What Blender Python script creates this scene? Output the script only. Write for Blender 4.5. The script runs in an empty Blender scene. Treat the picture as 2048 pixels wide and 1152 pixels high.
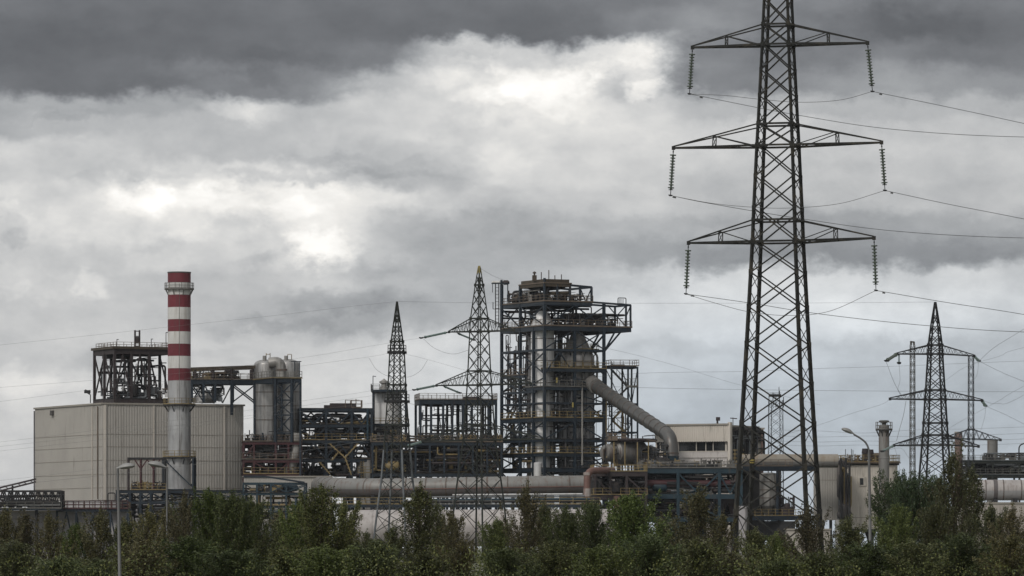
import bpy, math, random
import numpy as np
from mathutils import Vector, Matrix
R = math.radians
rng = random.Random(7)
nr = np.random.RandomState(11)
SC = bpy.context.scene
COL = SC.collection

# ------------------------------------------------------------------ camera
F = 10000.0            # focal length in photo pixels (2048 wide)
CZ, HY, CX = 2.0, 1095.0, 1024.0   # eye height, horizon row, centre column
cam_d = bpy.data.cameras.new('camera')
cam = bpy.data.objects.new('camera', cam_d); COL.objects.link(cam)
cam_d.sensor_width = 36.0
cam_d.lens = 36.0*F/2048.0
cam_d.shift_y = (HY-576.0)/2048.0
cam_d.clip_start = 1.0; cam_d.clip_end = 30000.0
cam.location = (0, 0, CZ); cam.rotation_euler = (R(90), 0, 0)
SC.camera = cam
SC.view_settings.view_transform = 'Standard'
SC.view_settings.look = 'None'
SC.view_settings.exposure = 0.0
SC.view_settings.gamma = 1.0
SC.view_settings.use_curve_mapping = False
try:
    SC.cycles.max_bounces = 6; SC.cycles.diffuse_bounces = 3
    SC.cycles.filter_width = 1.5
except Exception: pass

# ------------------------------------------------------------------ light
SUN_EL, SUN_AZ = 38.0, -150.0      # azimuth from +Y (view) clockwise: behind and left of the camera
sd = bpy.data.lights.new('sun', 'SUN'); sd.energy = 1.35; sd.angle = R(12); sd.color = (1.0, .95, .88)
so = bpy.data.objects.new('sun', sd); COL.objects.link(so)
_d = Vector((math.sin(R(SUN_AZ))*math.cos(R(SUN_EL)), math.cos(R(SUN_AZ))*math.cos(R(SUN_EL)), math.sin(R(SUN_EL))))
so.rotation_euler = (-_d).to_track_quat('-Z', 'Y').to_euler()
so.location = (-40, -40, 60)

# ------------------------------------------------------------------ sky (world): clear sky almost wholly under broken cloud
SKY_X = [i*128 for i in range(17)]
SKY = [
 (-60, [118,112,110,112,114,114,114,112,114,118,124,130,132,128,122,120,120]),
 (0,   [112,105,105,107,109,110,110,108,110,114,122,131,133,128,120,117,117]),
 (60,  [100, 97, 99,102,104,106,106,104,101,106,134,142,127,117,106,105,110]),
 (108, [ 98, 97, 99,104,104,108,118,185,200,196,222,128,116,126,127,114,117]),
 (172, [106,100,103,118,124,128,176,208,236,236,224,132,124,141,148,141,136]),
 (222, [152,157,157,157,196,178,196,206,228,230,206,178,168,170,170,168,167]),
 (262, [160,166,170,172,176,182,192,203,215,212,206,196,192,188,184,180,180]),
 (312, [198,192,181,176,180,178,180,193,216,208,201,193,187,187,190,187,184]),
 (358, [186,190,192,200,206,204,176,180,205,208,197,186,181,184,187,184,181]),
 (405, [206,196,222,238,226,231,218,196,189,196,191,186,171,179,181,179,179]),
 (455, [186,204,208,216,205,231,196,179,174,178,172,166,156,153,152,157,161]),
 (505, [190,196,190,199,193,232,194,174,168,164,154,144,139,136,136,137,140]),
 (560, [202,207,190,184,179,192,180,174,169,182,197,203,203,201,198,200,193]),
 (625, [186,186,186,180,174,169,163,169,182,203,207,207,208,213,213,208,202]),
 (700, [186,191,191,191,191,196,202,203,197,196,196,197,197,196,191,189,189]),
 (785, [202,206,201,196,196,201,206,206,201,191,190,188,186,186,185,184,182]),
 (870, [201,201,200,197,197,201,203,201,196,186,182,179,178,178,178,178,178]),
 (980, [198,198,197,197,197,197,197,196,196,192,190,188,188,190,190,190,190]),
]
def lin(v):
    v /= 255.0
    return ((v+.055)/1.055)**2.4 if v > .04045 else v/12.92
wd = bpy.data.worlds.new('World'); SC.world = wd; wd.use_nodes = True
nt = wd.node_tree; nt.nodes.clear()
def N(t, **kw):
    n = nt.nodes.new(t)
    for k, v in kw.items(): setattr(n, k, v)
    return n
def L(a, b): nt.links.new(a, b)
def M(op, a, b=None, c=None, clamp=False):
    n = N('ShaderNodeMath', operation=op); n.use_clamp = clamp
    for i, s in enumerate((a, b, c)):
        if s is None: continue
        if isinstance(s, (int, float)): n.inputs[i].default_value = s
        else: L(s, n.inputs[i])
    return n.outputs[0]
def SM(v, a, b):
    n = N('ShaderNodeMapRange', interpolation_type='SMOOTHSTEP')
    L(v, n.inputs[0]); n.inputs[1].default_value = a; n.inputs[2].default_value = b
    return n.outputs[0]
def MIX(fac, a, b):
    n = N('ShaderNodeMix', data_type='RGBA')
    for s, i in ((fac, 0), (a, 6), (b, 7)):
        if isinstance(s, (int, float)): n.inputs[i].default_value = s
        elif isinstance(s, tuple): n.inputs[i].default_value = s
        else: L(s, n.inputs[i])
    return n.outputs[2]
tc = N('ShaderNodeTexCoord')
sep = N('ShaderNodeSeparateXYZ'); L(tc.outputs['Generated'], sep.inputs[0])
u0 = M('MULTIPLY', M('ARCTAN2', sep.outputs[0], sep.outputs[1]), F)
v0 = M('MULTIPLY', M('ARCSINE', sep.outputs[2]), -F)
v0 = M('ADD', v0, HY)                     # rows of the cloud table, counted down from the zenith side
u0 = M('ADD', u0, CX)
cmb = N('ShaderNodeCombineXYZ'); L(u0, cmb.inputs[0]); L(v0, cmb.inputs[1])
def noise(scale, detail, rough=.55, stretch=1.6, off=0.0):
    mp = N('ShaderNodeMapping'); L(cmb.outputs[0], mp.inputs[0])
    mp.inputs['Scale'].default_value = (1.0/(scale*stretch), 1.0/scale, 1.0)
    mp.inputs['Location'].default_value = (off, off*.37, off*.7)
    n = N('ShaderNodeTexNoise'); n.inputs['Scale'].default_value = 1.0
    n.inputs['Detail'].default_value = detail; n.inputs['Roughness'].default_value = rough
    L(mp.outputs[0], n.inputs['Vector'])
    return n
wa = noise(170, 6, .55, 1.5, 3.1); wb = noise(170, 6, .55, 1.5, 17.7)
wc = noise(42, 5, .6, 1.4, 8.3)
def ctr(n, amp): return M('MULTIPLY', M('SUBTRACT', n.outputs[0], .5), amp)
wd1 = noise(52, 7, .62, 1.3, 23.9)
u1 = M('ADD', M('ADD', u0, ctr(wa, 200)), ctr(wc, 90))
v1 = M('ADD', M('ADD', v0, ctr(wb, 95)), ctr(wd1, 70))
uf = M('DIVIDE', u1, 2048.0)
cur = None; prev = None
for (yy, row) in SKY:
    rp = N('ShaderNodeValToRGB'); rp.color_ramp.interpolation = 'EASE'
    el = rp.color_ramp.elements
    while len(el) < len(row): el.new(.5)
    for i, vv in enumerate(row):
        el[i].position = i/16.0
    for i, vv in enumerate(row):
        g = lin(vv+.03*(vv-150)+(9 if vv > 135 else 5)); el[i].position = i/16.0
        el[i].color = (g, g, g, 1)
    L(uf, rp.inputs[0])
    cur = rp.outputs[0] if cur is None else MIX(SM(v1, prev+.16*(yy-prev), yy-.16*(yy-prev)), cur, rp.outputs[0])
    prev = yy
# single cumulus heads and grey bellies: (column, row, half width, half height, gain)
PUFFS = [(1085,172,75,48,.30),(1240,108,85,22,.34),(1292,176,34,16,.30),(1180,146,45,18,.22),(985,195,62,28,.22),(955,125,60,13,.22),(870,150,40,26,.16),
 (1000,335,52,60,.13),(1120,250,120,30,.07),(285,402,58,38,.36),(345,432,70,46,.16),(405,366,60,20,.18),(572,418,55,22,.26),(645,492,54,36,.40),(590,376,80,15,.18),
 (500,207,70,13,.20),(452,226,46,11,.16),(430,136,60,22,.16),(660,292,46,28,.16),(182,572,40,22,.26),(25,430,55,13,.24),(95,458,90,22,.13),(310,531,50,20,.18),
 (60,772,90,26,.20),(20,745,50,14,.14),(30,590,24,12,.12),(240,470,30,60,.08),(720,182,40,12,.14),(1380,300,90,40,.06),(1850,600,170,26,.10),(1480,585,120,22,.08),
 (1440,470,60,10,.08),(1150,440,40,16,.09),(760,690,140,28,.09),(520,560,90,14,.08),
 (640,352,230,13,-.17),(760,322,150,16,-.10),(520,160,70,18,-.16),(560,118,160,14,-.10),(140,236,60,9,-.13),(28,484,32,26,-.20),(478,462,80,18,-.09),(520,520,70,14,-.13),
 (705,606,130,24,-.20),(560,652,140,16,-.16),(880,455,150,36,-.10),(760,545,90,18,-.10),(1222,172,34,26,-.18),(1365,150,36,46,-.18),(1330,110,20,30,-.12),(1800,62,170,36,-.13),(1560,90,80,16,-.10),
 (1600,520,220,20,-.10),(1930,530,180,14,-.08),(300,95,160,26,-.09),(330,170,90,16,-.08),(80,160,90,30,-.06),(1040,238,60,14,-.08),(915,260,30,46,-.08),(1700,330,140,20,-.05),(1240,560,50,12,-.08),(230,350,120,12,-.07),(120,300,80,10,-.06),(420,700,120,12,-.05),(180,720,40,30,-.12),(1360,700,160,16,-.05),(1760,690,160,18,-.06),(1500,810,140,16,-.05)]
wp = noise(75, 6, .6, 1.25, 61.3); wq = noise(75, 6, .6, 1.25, 77.1)
cq = N('ShaderNodeCombineXYZ'); L(M('ADD', M('ADD', u0, ctr(wp, 210)), ctr(wc, 90)), cq.inputs[0]); L(M('ADD', M('ADD', v0, ctr(wq, 110)), ctr(wd1, 70)), cq.inputs[1])
acc = None
for (bx, by, ba, bb, bg_) in PUFFS:
    mp = N('ShaderNodeMapping'); L(cq.outputs[0], mp.inputs[0])
    mp.inputs['Scale'].default_value = (1.0/ba, 1.0/bb, 0); mp.inputs['Location'].default_value = (-bx/ba, -by/bb, 0)
    ln_ = N('ShaderNodeVectorMath', operation='LENGTH'); L(mp.outputs[0], ln_.inputs[0])
    mr_ = N('ShaderNodeMapRange', interpolation_type='SMOOTHSTEP'); L(ln_.outputs['Value'], mr_.inputs[0])
    mr_.inputs[1].default_value = .45; mr_.inputs[2].default_value = 1.5; mr_.inputs[3].default_value = bg_*(.62 if bg_ > 0 else .95); mr_.inputs[4].default_value = 0
    acc = mr_.outputs[0] if acc is None else M('ADD', acc, mr_.outputs[0])
# fine cloud texture and a faint cast: bluish in the grey, creamy in the white
fb = noise(95, 9, .62, 1.7, 31.0)
fb2 = noise(330, 5, .5, 2.2, 51.0)
det = M('ADD', M('MULTIPLY', M('SUBTRACT', fb.outputs[0], .5), .58), M('MULTIPLY', M('SUBTRACT', fb2.outputs[0], .5), .42))
fb3 = noise(34, 6, .6, 1.5, 91.0)
gain = M('ADD', M('ADD', M('ADD', det, M('MULTIPLY', M('SUBTRACT', fb3.outputs[0], .5), .22)), acc), 1.0)
vm = N('ShaderNodeVectorMath', operation='SCALE'); L(cur, vm.inputs[0]); L(gain, vm.inputs['Scale'])
bw = N('ShaderNodeRGBToBW'); L(vm.outputs[0], bw.inputs[0])
tint = N('ShaderNodeValToRGB'); L(bw.outputs[0], tint.inputs[0])
te = tint.color_ramp.elements
te[0].position = .10; te[0].color = (.95, .985, 1.07, 1)
te[1].position = .85; te[1].color = (1.02, 1.0, .962, 1)
e = te.new(.36); e.color = (.972, 1.0, 1.035, 1)
low = SM(v0, 380, 900); rgt = SM(u0, 500, 1500)
cool = MIX(M('MULTIPLY', low, rgt), tint.outputs[0], (.90, 1.0, 1.10, 1))
cl = N('ShaderNodeVectorMath', operation='MULTIPLY'); L(vm.outputs[0], cl.inputs[0]); L(cool, cl.inputs[1])
# the rest of the overcast dome, away from the part the table describes
n3 = N('ShaderNodeTexNoise'); n3.inputs['Scale'].default_value = 3.5; n3.inputs['Detail'].default_value = 7
L(tc.outputs['Generated'], n3.inputs['Vector'])
dome = N('ShaderNodeValToRGB'); L(n3.outputs[0], dome.inputs[0])
de = dome.color_ramp.elements
de[0].position = .35; de[0].color = (.42, .44, .47, 1)
de[1].position = .68; de[1].color = (1.05, 1.04, 1.0, 1)
dd = N('ShaderNodeVectorMath', operation='DOT_PRODUCT'); L(tc.outputs['Generated'], dd.inputs[0]); dd.inputs[1].default_value = (-.80, -.45, .40)
lit = N('ShaderNodeMapRange'); L(dd.outputs['Value'], lit.inputs[0])
lit.inputs[1].default_value = -.7; lit.inputs[2].default_value = 1.0; lit.inputs[3].default_value = .34; lit.inputs[4].default_value = 1.25
dm = N('ShaderNodeVectorMath', operation='SCALE'); L(dome.outputs[0], dm.inputs[0]); L(lit.outputs[0], dm.inputs['Scale'])
far_u = SM(M('ABSOLUTE', M('SUBTRACT', u0, CX)), 1700, 4500)
far_v = SM(M('MULTIPLY', v0, -1.0), 300, 2600)
away = M('MAXIMUM', far_u, far_v)
cloud = MIX(away, cl.outputs[0], dm.outputs[0])
sky = N('ShaderNodeTexSky', sky_type='NISHITA'); sky.sun_disc = False
sky.sun_elevation = R(SUN_EL); sky.sun_rotation = R(SUN_AZ)
STR = 0.1
c10 = N('ShaderNodeVectorMath', operation='SCALE'); L(cloud, c10.inputs[0]); c10.inputs['Scale'].default_value = 1.0/STR
fin = MIX(.985, sky.outputs[0], c10.outputs[0])
bg = N('ShaderNodeBackground'); bg.inputs[1].default_value = STR; L(fin, bg.inputs[0])
wo = N('ShaderNodeOutputWorld'); L(bg.outputs[0], wo.inputs[0])
try: wd.cycles.sampling_method = 'MANUAL'; wd.cycles.sample_map_resolution = 512
except Exception: pass

# ------------------------------------------------------------------ materials
MATS = {}
def mat(name, col, rough=.6, metal=0.0, var=.22, scale=.35, dirt=None, amt=0.0, streak=True, spec=.3, fine=0.0):
    """paint or metal with blotchy wear, and run-down streaks of DIRT colour over AMT of the surface"""
    m = bpy.data.materials.new(name); m.use_nodes = True
    t = m.node_tree; ns = t.nodes; ns.clear()
    out = ns.new('ShaderNodeOutputMaterial'); b = ns.new('ShaderNodeBsdfPrincipled')
    t.links.new(b.outputs[0], out.inputs[0])
    b.inputs['Roughness'].default_value = rough; b.inputs['Metallic'].default_value = metal
    b.inputs['Specular IOR Level'].default_value = spec
    co = ns.new('ShaderNodeTexCoord')
    n1 = ns.new('ShaderNodeTexNoise'); n1.inputs['Scale'].default_value = scale; n1.inputs['Detail'].default_value = 7; n1.inputs['Roughness'].default_value = .6
    t.links.new(co.outputs['Object'], n1.inputs['Vector'])
    mr = ns.new('ShaderNodeMapRange'); t.links.new(n1.outputs[0], mr.inputs[0])
    mr.inputs[1].default_value = .28; mr.inputs[2].default_value = .72
    mr.inputs[3].default_value = 1-var; mr.inputs[4].default_value = 1+var
    sc = ns.new('ShaderNodeVectorMath'); sc.operation = 'SCALE'; sc.inputs[0].default_value = col
    t.links.new(mr.outputs[0], sc.inputs['Scale'])
    c = sc.outputs[0]
    if dirt is not None:
        mp = ns.new('ShaderNodeMapping'); t.links.new(co.outputs['Object'], mp.inputs[0])
        mp.inputs['Scale'].default_value = (1.6, 1.6, .16) if streak else (.8, .8, .8)
        n2 = ns.new('ShaderNodeTexNoise'); n2.inputs['Scale'].default_value = 1.0; n2.inputs['Detail'].default_value = 6; n2.inputs['Roughness'].default_value = .65
        t.links.new(mp.outputs[0], n2.inputs['Vector'])
        rp = ns.new('ShaderNodeMapRange'); t.links.new(n2.outputs[0], rp.inputs[0])
        rp.inputs[1].default_value = .62-.3*amt; rp.inputs[2].default_value = .80-.22*amt
        rp.inputs[3].default_value = 0; rp.inputs[4].default_value = .85
        mx = ns.new('ShaderNodeMix'); mx.data_type = 'RGBA'
        t.links.new(rp.outputs[0], mx.inputs[0]); t.links.new(c, mx.inputs[6]); mx.inputs[7].default_value = (*dirt, 1)
        c = mx.outputs[2]
    t.links.new(c, b.inputs['Base Color'])
    MATS[name] = m
    return m
RUST = (.16, .075, .035); SOOT = (.045, .042, .04); GRIME = (.16, .145, .125)
mat('cladding', (.345, .328, .303), .65, 0, .10, .10, GRIME, .16)
mat('cladding_pale', (.52, .48, .43), .6, 0, .10, .15, GRIME, .2)
mat('cladding_rose', (.52, .49, .475), .6, 0, .10, .15, GRIME, .2)
mat('coping', (.26, .24, .21), .6, 0, .15, .3)
mat('steel_blue', (.013, .021, .031), .5, 0, .35, .5, (.035, .022, .016), .18)
mat('steel_teal', (.015, .034, .048), .5, 0, .3, .5, (.06, .045, .03), .15)
mat('steel_dark', (.018, .018, .019), .6, 0, .4, .5, (.04, .026, .02), .25)
mat('steel_brown', (.033, .025, .026), .6, 0, .35, .6, (.05, .034, .026), .25)
mat('steel_red', (.055, .019, .022), .55, 0, .3, .6, (.05, .03, .025), .3)
mat('steel_ochre', (.060, .046, .032), .6, 0, .35, .7, (.03, .025, .02), .35)
mat('rail_yellow', (.20, .150, .068), .5, 0, .3, .8, (.10, .065, .03), .35)
mat('rail_rust', (.12, .093, .070), .55, 0, .3, .8, (.07, .045, .03), .3)
mat('rail_grey', (.13, .125, .115), .55, 0, .3, .8, (.07, .05, .035), .2)
mat('silver', (.385, .385, .39), .42, .6, .2, .2, (.15, .14, .13), .45)
mat('silver_dull', (.30, .29, .275), .45, .45, .22, .22, SOOT, .38)
mat('silver_sooty', (.42, .41, .41), .5, .25, .3, .25, SOOT, .35)
mat('white_shell', (.50, .50, .50), .5, .05, .12, .25, (.17, .14, .12), .35)
mat('duct_grey', (.195, .192, .184), .5, .25, .2, .18, (.13, .085, .065), .4)
mat('duct_sooty', (.115, .115, .112), .42, .5, .22, .3, (.11, .07, .055), .3)
mat('duct_tan', (.23, .207, .175), .6, .05, .2, .25, (.17, .11, .06), .35)
mat('duct_pale', (.37, .345, .335), .55, .05, .16, .3, (.20, .17, .155), .45)
mat('silver_bright', (.74, .74, .74), .5, .15, .12, .2, (.22, .20, .18), .25)
mat('pipe_chipped', (.36, .33, .31), .6, 0, .35, .9, (.16, .08, .065), .7)
mat('mast_grey', (.038, .042, .047), .55, .2, .3, .4)
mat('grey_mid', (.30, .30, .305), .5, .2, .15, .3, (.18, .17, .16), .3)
mat('seam_dark', (.10, .085, .075), .65, 0, .4, .6, (.13, .06, .035), .4)
mat('conduit', (.060, .062, .066), .55, .2, .6, .25, (.05, .03, .02), .35, streak=False)
mat('silo_metal', (.34, .335, .33), .4, .55, .25, .16, (.10, .09, .08), .55)
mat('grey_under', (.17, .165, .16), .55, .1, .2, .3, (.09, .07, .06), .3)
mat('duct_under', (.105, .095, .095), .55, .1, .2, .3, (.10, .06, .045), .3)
mat('red_paint', (.135, .022, .031), .6, 0, .22, .35, (.085, .028, .03), .4)
mat('white_paint', (.54, .535, .52), .55, 0, .10, .35, (.34, .31, .28), .4)
mat('red_band', (.18, .05, .045), .6, 0, .25, .5, (.09, .05, .04), .3)
mat('pipe_rust', (.15, .085, .072), .6, .1, .3, .4, (.10, .06, .05), .35)
mat('pylon_steel', (.017, .017, .015), .6, .15, .45, .5, (.075, .062, .042), .32, streak=False)
mat('pylon_green', (.022, .025, .021), .6, .15, .3, .4, (.055, .05, .035), .2, streak=False)
mat('galvanised', (.13, .14, .15), .5, .3, .3, .4, (.06, .06, .06), .3, streak=False)
mat('pylon_black', (.016, .016, .017), .6, .1, .3, .4)
mat('pylon_ochre', (.055, .050, .041), .6, .1, .3, .5, (.07, .06, .05), .3)
mat('band_yellow', (.25, .20, .06), .5, 0, .15, .8)
mat('insulator_green', (.09, .11, .09), .3, 0, .25, 3.0)
mat('insulator_teal', (.15, .205, .195), .2, 0, .2, 3.0)
mat('cable', (.15, .15, .15), .5, .3, .1, .5)
mat('lamp_grey', (.25, .25, .245), .5, .2, .12, 2.0, (.16, .15, .13), .3)
mat('lamp_lens', (.20, .20, .19), .25, 0, .12, 3.0)
mat('lamp_pole', (.14, .14, .14), .5, .4, .12, 1.2, (.12, .11, .10), .3)
mat('window_dark', (.012, .013, .015), .15, 0, .3, .3, spec=.5)
mat('concrete', (.36, .33, .30), .8, 0, .15, .2, GRIME, .35)
mat('concrete_lilac', (.33, .315, .325), .8, 0, .12, .25, GRIME, .3)
mat('brick_brown', (.16, .11, .095), .8, 0, .25, .5, SOOT, .35)
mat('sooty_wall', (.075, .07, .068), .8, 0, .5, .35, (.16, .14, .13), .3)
mat('machine_dark', (.022, .021, .022), .6, .1, .5, .8, (.09, .055, .035), .3, streak=False)
mat('bark', (.055, .042, .03), .85, 0, .3, 3.0)
def leaf_mat(name, cols):
    m = bpy.data.materials.new(name); m.use_nodes = True
    t = m.node_tree; ns = t.nodes; b = ns['Principled BSDF']
    b.inputs['Roughness'].default_value = .55; b.inputs['Specular IOR Level'].default_value = .25
    g = ns.new('ShaderNodeNewGeometry'); rp = ns.new('ShaderNodeValToRGB')
    t.links.new(g.outputs['Random Per Island'], rp.inputs[0])
    el = rp.color_ramp.elements
    while len(el) < len(cols): el.new(.5)
    for i, c in enumerate(cols):
        el[i].position = i/(len(cols)-1)
    for i, c in enumerate(cols):
        el[i].color = (*c, 1)
    oi = ns.new('ShaderNodeObjectInfo'); hv = ns.new('ShaderNodeHueSaturation')
    for (k, lo, hi) in (('Value', .72, 1.36), ('Hue', .488, .512), ('Saturation', .80, 1.05)):
        mr = ns.new('ShaderNodeMapRange'); mr.inputs[3].default_value = lo; mr.inputs[4].default_value = hi
        if k == 'Value': t.links.new(oi.outputs['Random'], mr.inputs[0])
        else:
            f = ns.new('ShaderNodeMath'); f.operation = 'MULTIPLY'; f.inputs[1].default_value = 7.31 if k == 'Hue' else 13.7
            f2 = ns.new('ShaderNodeMath'); f2.operation = 'FRACT'
            t.links.new(oi.outputs['Random'], f.inputs[0]); t.links.new(f.outputs[0], f2.inputs[0]); t.links.new(f2.outputs[0], mr.inputs[0])
        t.links.new(mr.outputs[0], hv.inputs[k])
    t.links.new(rp.outputs[0], hv.inputs['Color'])
    t.links.new(hv.outputs[0], b.inputs['Base Color'])
    MATS[name] = m
leaf_mat('leaf_green', [(.028, .042, .012), (.052, .072, .018), (.076, .102, .025), (.115, .138, .040)])
leaf_mat('leaf_olive', [(.030, .038, .013), (.056, .066, .020), (.082, .090, .028), (.125, .125, .044)])
leaf_mat('leaf_autumn', [(.034, .036, .015), (.062, .060, .024), (.092, .083, .034), (.135, .115, .048)])
leaf_mat('leaf_dark', [(.016, .030, .014), (.032, .052, .021), (.048, .074, .030), (.078, .102, .044)])
def ground_mat():
    m = bpy.data.materials.new('ground'); m.use_nodes = True
    t = m.node_tree; ns = t.nodes; b = ns['Principled BSDF']; b.inputs['Roughness'].default_value = .9
    co = ns.new('ShaderNodeTexCoord'); n = ns.new('ShaderNodeTexNoise'); n.inputs['Scale'].default_value = .06; n.inputs['Detail'].default_value = 9
    t.links.new(co.outputs['Object'], n.inputs['Vector'])
    rp = ns.new('ShaderNodeValToRGB'); t.links.new(n.outputs[0], rp.inputs[0])
    e = rp.color_ramp.elements
    e[0].position = .40; e[0].color = (.05, .065, .025, 1); e[1].position = .62; e[1].color = (.17, .155, .125, 1)
    t.links.new(rp.outputs[0], b.inputs['Base Color'])
    MATS['ground'] = m
ground_mat()
def haze_mat():
    m = bpy.data.materials.new('haze'); m.use_nodes = True
    t = m.node_tree; t.nodes.clear(); o = t.nodes.new('ShaderNodeOutputMaterial'); v = t.nodes.new('ShaderNodeVolumePrincipled')
    v.inputs['Color'].default_value = (.82, .88, .96, 1); v.inputs['Density'].default_value = .00003
    t.links.new(v.outputs[0], o.inputs['Volume']); MATS['haze'] = m
haze_mat()

# ------------------------------------------------------------------ helpers
def P(x, y, D): return Vector(((x-CX)*D/F, D, CZ+(HY-y)*D/F))
def ZY(y, D): return CZ+(HY-y)*D/F
LOC = {}
def tag(o, label, cat, group=None, kind=None):
    if label: o['label'] = label
    if cat: o['category'] = cat
    if group: o['group'] = group
    if kind: o['kind'] = kind
    return o
def thing(name, label, cat, loc, group=None):
    o = bpy.data.objects.new(name, None); COL.objects.link(o)
    o.empty_display_size = .5; o.location = loc; LOC[o] = Vector(loc)
    return tag(o, label, cat, group)
SPLIT = {'saddle', 'leg', 'pipe_support', 'support_leg', 'post', 'canopy_post', 'stiffener_ring', 'roof_machine', 'roof_vent', 'vent_pipe', 'roof_fan', 'service_duct', 'aerial', 'side_column', 'instrument_pipe'}
class MB:
    def __init__(s): s.v = []; s.f = []
    def add(s, vs, fs):
        b = len(s.v); s.v.extend(vs); s.f.extend([tuple(b+i for i in f) for f in fs])
    def bar(s, p, q, w, h=None, up=None):
        p = Vector(p); q = Vector(q); d = q-p
        if d.length < 1e-5: return s
        d.normalize(); h = w if h is None else h
        k = 1+rng.uniform(-.025, .025); w = w*k; h = h*(1+rng.uniform(-.025, .025))
        up = Vector(up) if up is not None else (Vector((0, 0, 1)) if abs(d.z) < .95 else Vector((.42, .9, 0)))
        a = d.cross(up).normalized(); b = a.cross(d).normalized()
        a *= w/2; b *= h/2
        s.add([p-a-b, p+a-b, p+a+b, p-a+b, q-a-b, q+a-b, q+a+b, q-a+b],
              [(0,3,2,1), (4,5,6,7), (0,1,5,4), (1,2,6,5), (2,3,7,6), (3,0,4,7)])
        return s
    def angle(s, p, q, w, t, up=None):
        """an L-section member: two thin plates at right angles"""
        p = Vector(p); q = Vector(q); d = (q-p)
        if d.length < 1e-5: return s
        d.normalize(); up = Vector(up) if up is not None else (Vector((0, 0, 1)) if abs(d.z) < .95 else Vector((1, 0, 0)))
        a = d.cross(up).normalized(); b = a.cross(d).normalized()
        s.bar(p+b*(w/2), q+b*(w/2), t, w, b); s.bar(p+a*(w/2), q+a*(w/2), w, t*1.01, b)
        return s
    def box(s, c, sx, sy, sz, ax=None, ay=None):
        c = Vector(c); ax = Vector(ax or (1,0,0))*sx/2; ay = Vector(ay or (0,1,0))*sy/2; az = Vector((0,0,sz/2))
        s.add([c-ax-ay-az, c+ax-ay-az, c+ax+ay-az, c-ax+ay-az, c-ax-ay+az, c+ax-ay+az, c+ax+ay+az, c-ax+ay+az],
              [(0,3,2,1), (4,5,6,7), (0,1,5,4), (1,2,6,5), (2,3,7,6), (3,0,4,7)])
        return s
    def tube(s, pts, r, n=8, caps=True):
        pts = [Vector(p) for p in pts]
        if not isinstance(r, (list, tuple)): r = [r]*len(pts)
        t0 = (pts[1]-pts[0]).normalized()
        ref = Vector((0,0,1)) if abs(t0.z) < .9 else Vector((0,1,0))
        a = t0.cross(ref).normalized(); base = len(s.v)
        for i, p in enumerate(pts):
            if i == 0: t = t0
            elif i == len(pts)-1: t = (pts[i]-pts[i-1]).normalized()
            else: t = ((pts[i]-pts[i-1]).normalized()+(pts[i+1]-pts[i]).normalized())
            if t.length < 1e-6: t = (pts[i]-pts[i-1])
            t.normalize()
            a = (a-t*a.dot(t))
            if a.length < 1e-6: a = t.orthogonal()
            a.normalize(); b = t.cross(a)
            for k in range(n):
                an = 2*math.pi*k/n
                s.v.append(p+(a*math.cos(an)+b*math.sin(an))*r[i])
        for i in range(len(pts)-1):
            for k in range(n):
                k2 = (k+1) % n
                s.f.append((base+i*n+k, base+i*n+k2, base+(i+1)*n+k2, base+(i+1)*n+k))
        if caps:
            s.f.append(tuple(base+k for k in range(n-1, -1, -1)))
            s.f.append(tuple(base+(len(pts)-1)*n+k for k in range(n)))
        return s
    def lathe(s, p, q, prof, n=24, caps=True):
        """profile (fraction along p-q, radius)"""
        p = Vector(p); q = Vector(q); d = (q-p).normalized()
        a = d.orthogonal().normalized(); b = d.cross(a); base = len(s.v)
        for (t, r) in prof:
            c = p.lerp(q, t)
            for k in range(n):
                an = 2*math.pi*k/n
                s.v.append(c+(a*math.cos(an)+b*math.sin(an))*max(r, .001))
        for i in range(len(prof)-1):
            for k in range(n):
                k2 = (k+1) % n
                s.f.append((base+i*n+k, base+i*n+k2, base+(i+1)*n+k2, base+(i+1)*n+k))
        if caps:
            s.f.append(tuple(base+k for k in range(n-1, -1, -1)))
            s.f.append(tuple(base+(len(prof)-1)*n+k for k in range(n)))
        return s
    def clusters(s):
        """the pieces of this mesh that do not touch each other, each as a mesh of its own"""
        par = list(range(len(s.v)))
        def fd(i):
            while par[i] != i: par[i] = par[par[i]]; i = par[i]
            return i
        for f in s.f:
            for i in f[1:]: par[fd(i)] = fd(f[0])
        isl = {}
        for i in range(len(s.v)): isl.setdefault(fd(i), []).append(i)
        bb = []
        for r, ids in isl.items():
            vs = [s.v[i] for i in ids]; bb.append((r, [min(v[k] for v in vs)-.03 for k in range(3)], [max(v[k] for v in vs)+.03 for k in range(3)]))
        for a in range(len(bb)):
            for b in range(a):
                if all(bb[a][1][k] < bb[b][2][k] and bb[b][1][k] < bb[a][2][k] for k in range(3)): par[fd(bb[a][0])] = fd(bb[b][0])
        out = {}
        for i in range(len(s.v)): out.setdefault(fd(i), {})[i] = None
        res = []
        for r, ids in out.items():
            m = MB(); mp = {i: k for k, i in enumerate(ids)}; m.v = [s.v[i] for i in ids]; m.f = [tuple(mp[i] for i in f) for f in s.f if fd(f[0]) == r]; res.append(m)
        return res
    def build(s, name, material, parent=None, smooth=False, label=None, root=None, seam=None):
        """one mesh object; vertices are kept relative to the thing's base"""
        if not s.v: return None
        if name in SPLIT and parent is not None and seam is None:
            gs = s.clusters()
            if len(gs) > 1:
                for g_ in gs: o = g_.build(name, material, parent, smooth, label, root, seam=())
                return o
        root = root or parent
        off = LOC.get(root, Vector((0,0,0)))
        me = bpy.data.meshes.new(name)
        me.from_pydata([tuple(v-off) for v in s.v], [], s.f)
        me.materials.append(MATS[material])
        if smooth:
            me.polygons.foreach_set('use_smooth', [True]*len(me.polygons))
            try: me.set_sharp_from_angle(angle=R(38))
            except Exception: pass
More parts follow.
